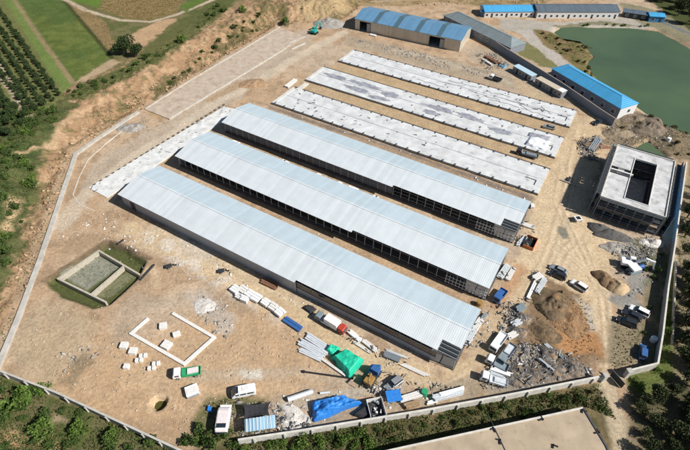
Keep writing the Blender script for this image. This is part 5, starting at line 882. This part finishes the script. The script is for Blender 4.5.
rods('loose_scrap', sample([[(500, 348), (520, 342), (560, 348), (590, 366), (575, 378), (500, 392), (480, 390)], [(500, 305), (528, 298), (526, 320), (508, 340), (500, 340)], [(524, 296), (534, 270), (548, 276), (540, 298)], [(460, 345), (484, 310), (490, 314), (468, 350)], [(495, 280), (506, 262), (518, 268), (506, 284)], [(475, 54), (496, 54), (512, 68), (488, 70)], [(580, 138), (600, 136), (604, 150), (590, 162), (578, 152)], [(615, 240), (655, 238), (655, 252), (640, 275), (615, 268)], [(362, 395), (360, 375), (385, 368), (430, 384), (470, 388), (440, 402), (370, 412)], [(275, 412), (310, 405), (312, 426), (278, 436)], [(520, 220), (538, 222), (530, 250), (515, 245)], [(345, 330), (420, 370), (400, 368), (345, 342)], [(85, 190), (220, 105), (236, 108), (110, 198)]], [1.5, 1.9, 1.6, 1.2, 1., 2., 3.5, 1.6, 1., 2., 1., .6, .12]), .3, 1.9, island('scrap_mix', (.03, .033, .036), (.58, .57, .55), .6))
# ------------------------------------------------------------------ vegetation
def leafcloud(centers, radii, n, size, zmin=-9.):
    c = np.array(centers); r = np.array(radii); k = rng.integers(0, len(c), n); d = rng.normal(size=(n, 3)); d /= np.linalg.norm(d, axis=1)[:, None]; p = c[k] + d * (r[k] * rng.uniform(.55, 1.05, (n, 1)))
    p = p[p[:, 2] > zmin]; n = len(p); u_ = rng.normal(size=(n, 3)); u_ /= np.linalg.norm(u_, axis=1)[:, None]; w_ = rng.normal(size=(n, 3)); w_[:, 2] *= .7; v_ = np.cross(u_, w_); v_ /= np.linalg.norm(v_, axis=1)[:, None]
    s_ = size * rng.uniform(.6, 1.3, (n, 1)); Q = np.stack([p - u_ * s_, p - v_ * s_ * .6, p + u_ * s_, p + v_ * s_ * .6], 1); return Q.reshape(-1, 3), np.arange(4 * n).reshape(n, 4)
def mkfol(name, m, R_, Hh, n, size, lobes=7, trunk=1.):
    cs, rs_ = [], []
    for k in range(lobes):
        a_ = random.uniform(0, 6.28); rr = R_ * random.uniform(.1, .62); cs.append((rr * math.cos(a_), rr * math.sin(a_), trunk + (Hh - trunk) * random.uniform(.25, .75))); q_ = R_ * random.uniform(.34, .55); rs_.append((q_, q_, q_ * .8 * min(1.2, Hh / R_ / 1.6)))
    V_, F_ = leafcloud(cs, rs_, n, size, .1); o = npmesh(name, V_, F_, m); COL.objects.unlink(o); return o.data
def mktrunk(Hh, r):
    m_ = MB(); m_.tube((0, 0, -.3), (0.05, 0, Hh * .45), r, 7); m_.tube((.05, 0, Hh * .4), (.4, .2, Hh * .75), r * .6, 6); m_.tube((.05, 0, Hh * .35), (-.4, -.1, Hh * .7), r * .55, 6); m_.tube((0, 0, Hh * .4), (.1, -.4, Hh * .7), r * .5, 6); return m_.mesh('trunk', M['bark'])
LD_ = island('leaf_dark', (.018, .034, .012), (.055, .085, .026)); LM_ = island('leaf_mid', (.03, .055, .014), (.085, .13, .03)); LB_ = island('leaf_bright', (.055, .1, .018), (.13, .2, .04)); LO_ = island('leaf_olive', (.06, .06, .02), (.15, .13, .055)); LX_ = island('leaf_shade', (.028, .04, .016), (.085, .10, .04))
KIND = {'orchard': [mkfol('crown', LD_, 1.9, 3.4, 420, .26, 6, .8) for _ in range(3)], 'shrub': [mkfol('foliage', LM_, 1.6, 1.9, 330, .22, 7, .1) for _ in range(3)], 'bright': [mkfol('foliage', LB_, 1.9, 2.2, 420, .22, 8, .1) for _ in range(3)], 'olive': [mkfol('foliage', LO_, 1.4, 1.3, 260, .2, 7, .05) for _ in range(3)], 'tree': [mkfol('crown', LD_, 3.2, 6.0, 1500, .3, 11, 1.6) for _ in range(3)], 'darktree': [mkfol('crown', LX_, 3.4, 6.0, 1500, .32, 11, 1.4) for _ in range(3)]}
TR = {'orchard': mktrunk(3.2, .12), 'tree': mktrunk(6, .25), 'darktree': mktrunk(6, .25)}
def plant(kind, px, py, sc, label, group, name=None, xy=None):
    x, y, z = W(px, py) if xy is None else (xy[0], xy[1], H(*xy)); isT = kind in TR; me = random.choice(KIND[kind]); rz = random.uniform(0, 6.28); s3 = (sc * random.uniform(.85, 1.15), sc * random.uniform(.85, 1.15), sc * random.uniform(.85, 1.2))
    if isT:
        t_ = thing(name or 'tree', label, 'tree', (x, y, z - .1), rz, group); t_.scale = s3; o = bpy.data.objects.new('crown', me); COL.objects.link(o); o.parent = t_; o = bpy.data.objects.new('trunk', TR[kind]); COL.objects.link(o); o.parent = t_
    else:
        o = bpy.data.objects.new(name or 'shrub', me); COL.objects.link(o); o.location = (x, y, z - .1); o.rotation_euler.z = rz; o.scale = s3; tag(o, label, 'shrub', group)
# orchard rows (parallel to the pale field edge)
rows = [((-12, -6), (60, 97)), ((-14, 8), (54, 103)), ((-12, 24), (45, 108)), ((-12, 40), (36, 112)), ((-14, 54), (27, 108))]
ordn = ['first orchard row, next to the bright green strip', 'second orchard row from the green strip', 'middle orchard row', 'fourth orchard row from the green strip', 'last orchard row beside the pale path']
for (p, q), nm in zip(rows, ordn):
    a, b_ = W(*p), W(*q); Lr = math.hypot(b_[0] - a[0], b_[1] - a[1]); n_ = int(Lr / 2.6)
    for k in range(n_):
        f = (k + .5 + random.uniform(-.2, .2)) / n_; plant('orchard', 0, 0, random.uniform(.62, .82), 'dark green orchard tree in the ' + nm, 'orchard trees, ' + nm, 'orchard_tree', (a[0] + (b_[0] - a[0]) * f + random.uniform(-.25, .25), a[1] + (b_[1] - a[1]) * f + random.uniform(-.25, .25)))
for (p, q) in (((-14, 76), (12, 112)), ((-10, 92), (2, 112))):
    a, b_ = W(*p), W(*q); Lr = math.hypot(b_[0] - a[0], b_[1] - a[1]); n_ = int(Lr / 3.2)
    for k in range(n_): f = (k + .5) / n_; plant('orchard', 0, 0, random.uniform(.85, 1.15), 'dark orchard tree below the pale path at the left edge', 'orchard trees below the path', 'orchard_tree', (a[0] + (b_[0] - a[0]) * f, a[1] + (b_[1] - a[1]) * f))
plant('tree', 127, 54, 1.45, 'big dark round tree standing at the corner of the green field', None, 'broadleaf_tree'); plant('tree', 137, 56, 1.0, 'smaller dark tree touching the right of the big round tree', None, 'broadleaf_tree'); plant('tree', 118, 55, .9, 'smaller dark tree touching the left of the big round tree', None, 'broadleaf_tree')
def region(kind, poly, n, s0_, s1_, label, group, name=None, gap=.7):
    w_ = WW(poly); xs = [p[0] for p in w_]; ys = [p[1] for p in w_]; got = []; tr = 0
    while len(got) < n and tr < n * 60:
        tr += 1; x = random.uniform(min(xs), max(xs)); y = random.uniform(min(ys), max(ys)); s_ = random.uniform(s0_, s1_)
        if sdp(np.array([x]), np.array([y]), w_)[0] > 0: continue
        if any((x - a) ** 2 + (y - b2) ** 2 < (gap * (s_ + c) * (1.8 if kind not in ('tree', 'darktree') else 3)) ** 2 for a, b2, c in got): continue
        got.append((x, y, s_)); plant(kind, 0, 0, s_, label, group, name, (x, y))
LH = [(-8, 106), (45, 108), (62, 112), (52, 128), (38, 142), (14, 152), (34, 168), (28, 200), (22, 228), (4, 272), (-8, 285)]
region('shrub', LH, 46, .6, 1.6, 'dark green bush on the left hillside', 'bushes on the left hillside', gap=.55); region('bright', LH, 14, .5, 1.1, 'bright green bush on the left hillside', 'bright bushes on the left hillside', gap=.6); region('tree', [(-8, 106), (40, 108), (30, 130), (-8, 150)], 16, .45, .8, 'small dark tree at the top of the left hillside', 'small trees at the top of the left hillside', 'broadleaf_tree', gap=.7)
region('shrub', [(-5, 378), (60, 400), (150, 440), (184, 455), (-10, 455)], 22, .5, 1.1, 'mid green bush in the scrub below the lower left wall', 'bushes below the lower left wall', gap=.55)
for px, py, s_, lb in ((22, 405, 1.9, 'large bright green bush below the lower left wall'), (30, 398, 1.4, 'bright green bush at the upper right of the large one'), (47, 428, 1.5, 'bright green bush right of and below the large one'), (80, 432, 1.3, 'bright green bush in the middle of the lower scrub'), (112, 440, 1.2, 'bright green bush near the bottom edge left of the wall end'), (45, 391, 1.1, 'bright green bush against the lower left wall')): plant('bright', px, py, s_, lb, 'bright bushes in the lower left scrub')
region('shrub', [(190, 432), (225, 425), (235, 448), (180, 452)], 9, .8, 1.3, 'dark green bush left of the covered trailer', 'bushes by the covered trailer', gap=.5); region('bright', [(232, 452), (300, 440), (372, 432), (372, 452)], 14, .6, 1.0, 'green bush in the strip below the long south wall, left part', 'bushes below the south wall, left part', gap=.5)
region('shrub', [(300, 444), (420, 420), (590, 388), (612, 415), (585, 404), (400, 442), (370, 455)], 26, .4, .8, 'green bush in the strip between the south wall and the flat roof', 'bushes between the south wall and flat roof', gap=.5); region('olive', [(300, 444), (420, 420), (590, 388), (612, 415), (585, 404), (400, 442), (370, 455)], 26, .4, .9, 'olive brown bush in the strip between the south wall and the flat roof', 'olive bushes between the south wall and flat roof', gap=.5)
region('shrub', [(148, 88), (190, 58), (262, 8), (270, 20), (215, 52), (170, 86)], 20, .5, 1.2, 'bush growing on the eroded bank above the hardstand', 'bushes on the eroded bank', gap=.9); region('shrub', [(62, 92), (140, 62), (220, 4), (224, 12), (150, 66), (75, 104)], 26, .5, 1.2, 'bush along the ditch between the field and the bank', 'bushes along the field ditch', gap=.6)
for px, py, s_, lb in ((285, 20, 1.8, 'isolated dark bush at the top end of the hardstand'), (182, 42, 1.7, 'round green bush high on the eroded bank'), (243, 12, 1.7, 'bright round bush on the eroded bank near the top edge'), (225, 12, 1.3, 'dark bush left of the bright round one on the bank')): plant('shrub' if 'dark' in lb else 'bright', px, py, s_, lb, None)
region('darktree', [(655, -4), (720, -8), (720, 36), (690, 27), (668, 16)], 22, .9, 1.4, 'dark tree massed at the top right corner behind the lake', 'dark trees behind the lake', 'broadleaf_tree', gap=.3)
region('darktree', [(683, 215), (700, 185), (704, 470), (678, 470), (680, 330)], 44, .4, .85, 'dark tree outside the right boundary wall', 'dark trees outside the right wall', 'broadleaf_tree', gap=.3); region('darktree', [(634, 400), (676, 385), (680, 470), (648, 470)], 18, .35, .65, 'dark tree at the lower right corner beside the road', 'dark trees at the lower right corner', 'broadleaf_tree', gap=.32)
region('olive', [(536, 31), (560, 38), (586, 43), (594, 54), (588, 66), (606, 85), (625, 102), (585, 74), (556, 50)], 24, .5, 1.1, 'brownish bush on the left shore of the lake', 'bushes on the left lake shore', gap=.6); region('olive', [(605, 130), (655, 114), (690, 134), (690, 160), (670, 152), (650, 136), (630, 145)], 18, .5, 1.1, 'olive bush on the earth bank by the green pond', 'bushes by the green pond', gap=.6)
region('shrub', [(642, 262), (662, 250), (650, 355), (638, 350), (646, 310)], 10, .4, .9, 'dark bush in the trench inside the right wall', 'bushes inside the right wall', gap=.6); region('bright', [(628, 378), (652, 372), (670, 262), (672, 262), (668, 380), (634, 392)], 10, .35, .7, 'low green bush in the grass outside the right wall', 'bushes in the grass outside the right wall', gap=.6); region('olive', [(538, 296), (562, 292), (566, 312), (545, 322)], 8, .5, .9, 'weedy bush growing on the big dark earth mound', 'weeds on the earth mound', gap=.5)
region('bright', [(560, 27), (600, 24), (650, 26), (650, 28), (600, 27)], 8, .4, .7, 'low green bush on the far shore of the lake', 'bushes on the far lake shore', gap=.6)
def cover(name, pts, size, m, up=.35):
    n_ = len(pts); z = Hf(pts[:, 0], pts[:, 1]); p = np.stack([pts[:, 0], pts[:, 1], z + rng.random(n_) * up], 1); u_ = rng.normal(size=(n_, 3)); u_[:, 2] *= .6; u_ /= np.linalg.norm(u_, axis=1)[:, None]; w_ = rng.normal(size=(n_, 3)); v_ = np.cross(u_, w_); v_ /= np.linalg.norm(v_, axis=1)[:, None]; s_ = size * rng.uniform(.5, 1.3, (n_, 1))
    Q = np.stack([p - u_ * s_, p - v_ * s_ * .6, p + u_ * s_, p + v_ * s_ * .6], 1).reshape(-1, 3); return tag(npmesh(name, Q, np.arange(4 * n_).reshape(n_, 4), m), kind='stuff')
SW = [(-10, 374), (186, 453), (180, 480), (-20, 480)]; SS = [(186, 453), (235, 446), (600, 385), (616, 420), (585, 406), (400, 445), (370, 480), (180, 480)]
cover('undergrowth', sample([[(58, 150), (100, 108), (150, 84), (200, 50), (270, 4), (278, 24), (187, 78), (128, 116), (75, 148), (40, 250), (5, 350), (-5, 300), (30, 215)], [(683, 190), (720, 170), (720, 470), (640, 470), (634, 398), (672, 385)], LH, SW, SS, [(62, 92), (140, 62), (220, 0), (228, 8), (150, 68), (75, 106)]], [1.5, 3.5, 9, 14, 16, 6]), .24, LM_); cover('dry_weeds', sample([[(58, 150), (100, 108), (150, 84), (200, 50), (270, 4), (278, 24), (187, 78), (128, 116), (75, 148), (40, 250), (5, 350), (-5, 300), (30, 215)], LH, SW, SS, [(536, 31), (596, 50), (640, 106), (560, 54)], [(605, 130), (655, 114), (690, 134), (690, 160), (630, 145)], [(205, 405), (235, 396), (262, 402), (275, 445), (195, 452)], [(612, 322), (645, 330), (645, 366), (612, 372)], [(500, 345), (590, 368), (520, 388)], [(532, 292), (590, 300), (598, 360), (530, 345)]], [1.8, 5, 12, 14, 5, 4, 5, 4, 1.5, 2.5]), .22, LO_)
cover('grass', sample([[(44, 281), (107, 242), (147, 261), (110, 304), (92, 309)], [(626, 376), (653, 369), (670, 262), (676, 262), (670, 385), (632, 395)], [(205, 405), (235, 396), (262, 402), (275, 445), (195, 452)]], [3, 5, 5]), .16, LM_)
cover('corn_stubble', sample([[(99, 9), (104, -8), (188, -8), (176, 13), (150, 20), (125, 18)], [(66, 1), (84, 8), (105, 22), (118, 48), (112, 56)]], [4, 4]), .24, island('straw', (.14, .1, .04), (.36, .28, .14)), .5)
# ------------------------------------------------------------------ light, sky, camera
sd = Vector((1.15 * CT - .16 * ST, 1.15 * ST + .16 * CT, 1.0)).normalized()
w = bpy.data.worlds.new('World'); scn.world = w; w.use_nodes = True; N = w.node_tree.nodes; L = w.node_tree.links
sky = N.new('ShaderNodeTexSky'); sky.sky_type = 'NISHITA'; sky.sun_disc = False; sky.sun_elevation = math.asin(sd.z); sky.sun_rotation = math.atan2(sd.x, sd.y); sky.air_density = 1.; sky.dust_density = .6
bg = N['Background']; bg.inputs['Strength'].default_value = .05; L.new(sky.outputs[0], bg.inputs['Color'])
sl = bpy.data.lights.new('sun', 'SUN'); sl.energy = 5.0; sl.angle = R(.5); sl.color = (1., .955, .89); so = bpy.data.objects.new('sun', sl); COL.objects.link(so); so.rotation_euler = (-sd).to_track_quat('-Z', 'Y').to_euler(); so.location = (60, 40, 120)
cd = bpy.data.cameras.new('camera'); cd.sensor_width = 36; cd.lens = CF / 690 * 36; cd.clip_end = 6000; cd.clip_start = 1; co = bpy.data.objects.new('camera', cd); COL.objects.link(co); scn.camera = co
co.matrix_world = Matrix(((_X[0], _U[0], -_F[0], 0), (_X[1], _U[1], -_F[1], 0), (_X[2], _U[2], -_F[2], CH), (0, 0, 0, 1)))
scn.view_settings.view_transform = 'Standard'; scn.view_settings.look = 'None'; scn.view_settings.exposure = .36; scn.view_settings.gamma = 1; scn.view_settings.use_curve_mapping = False
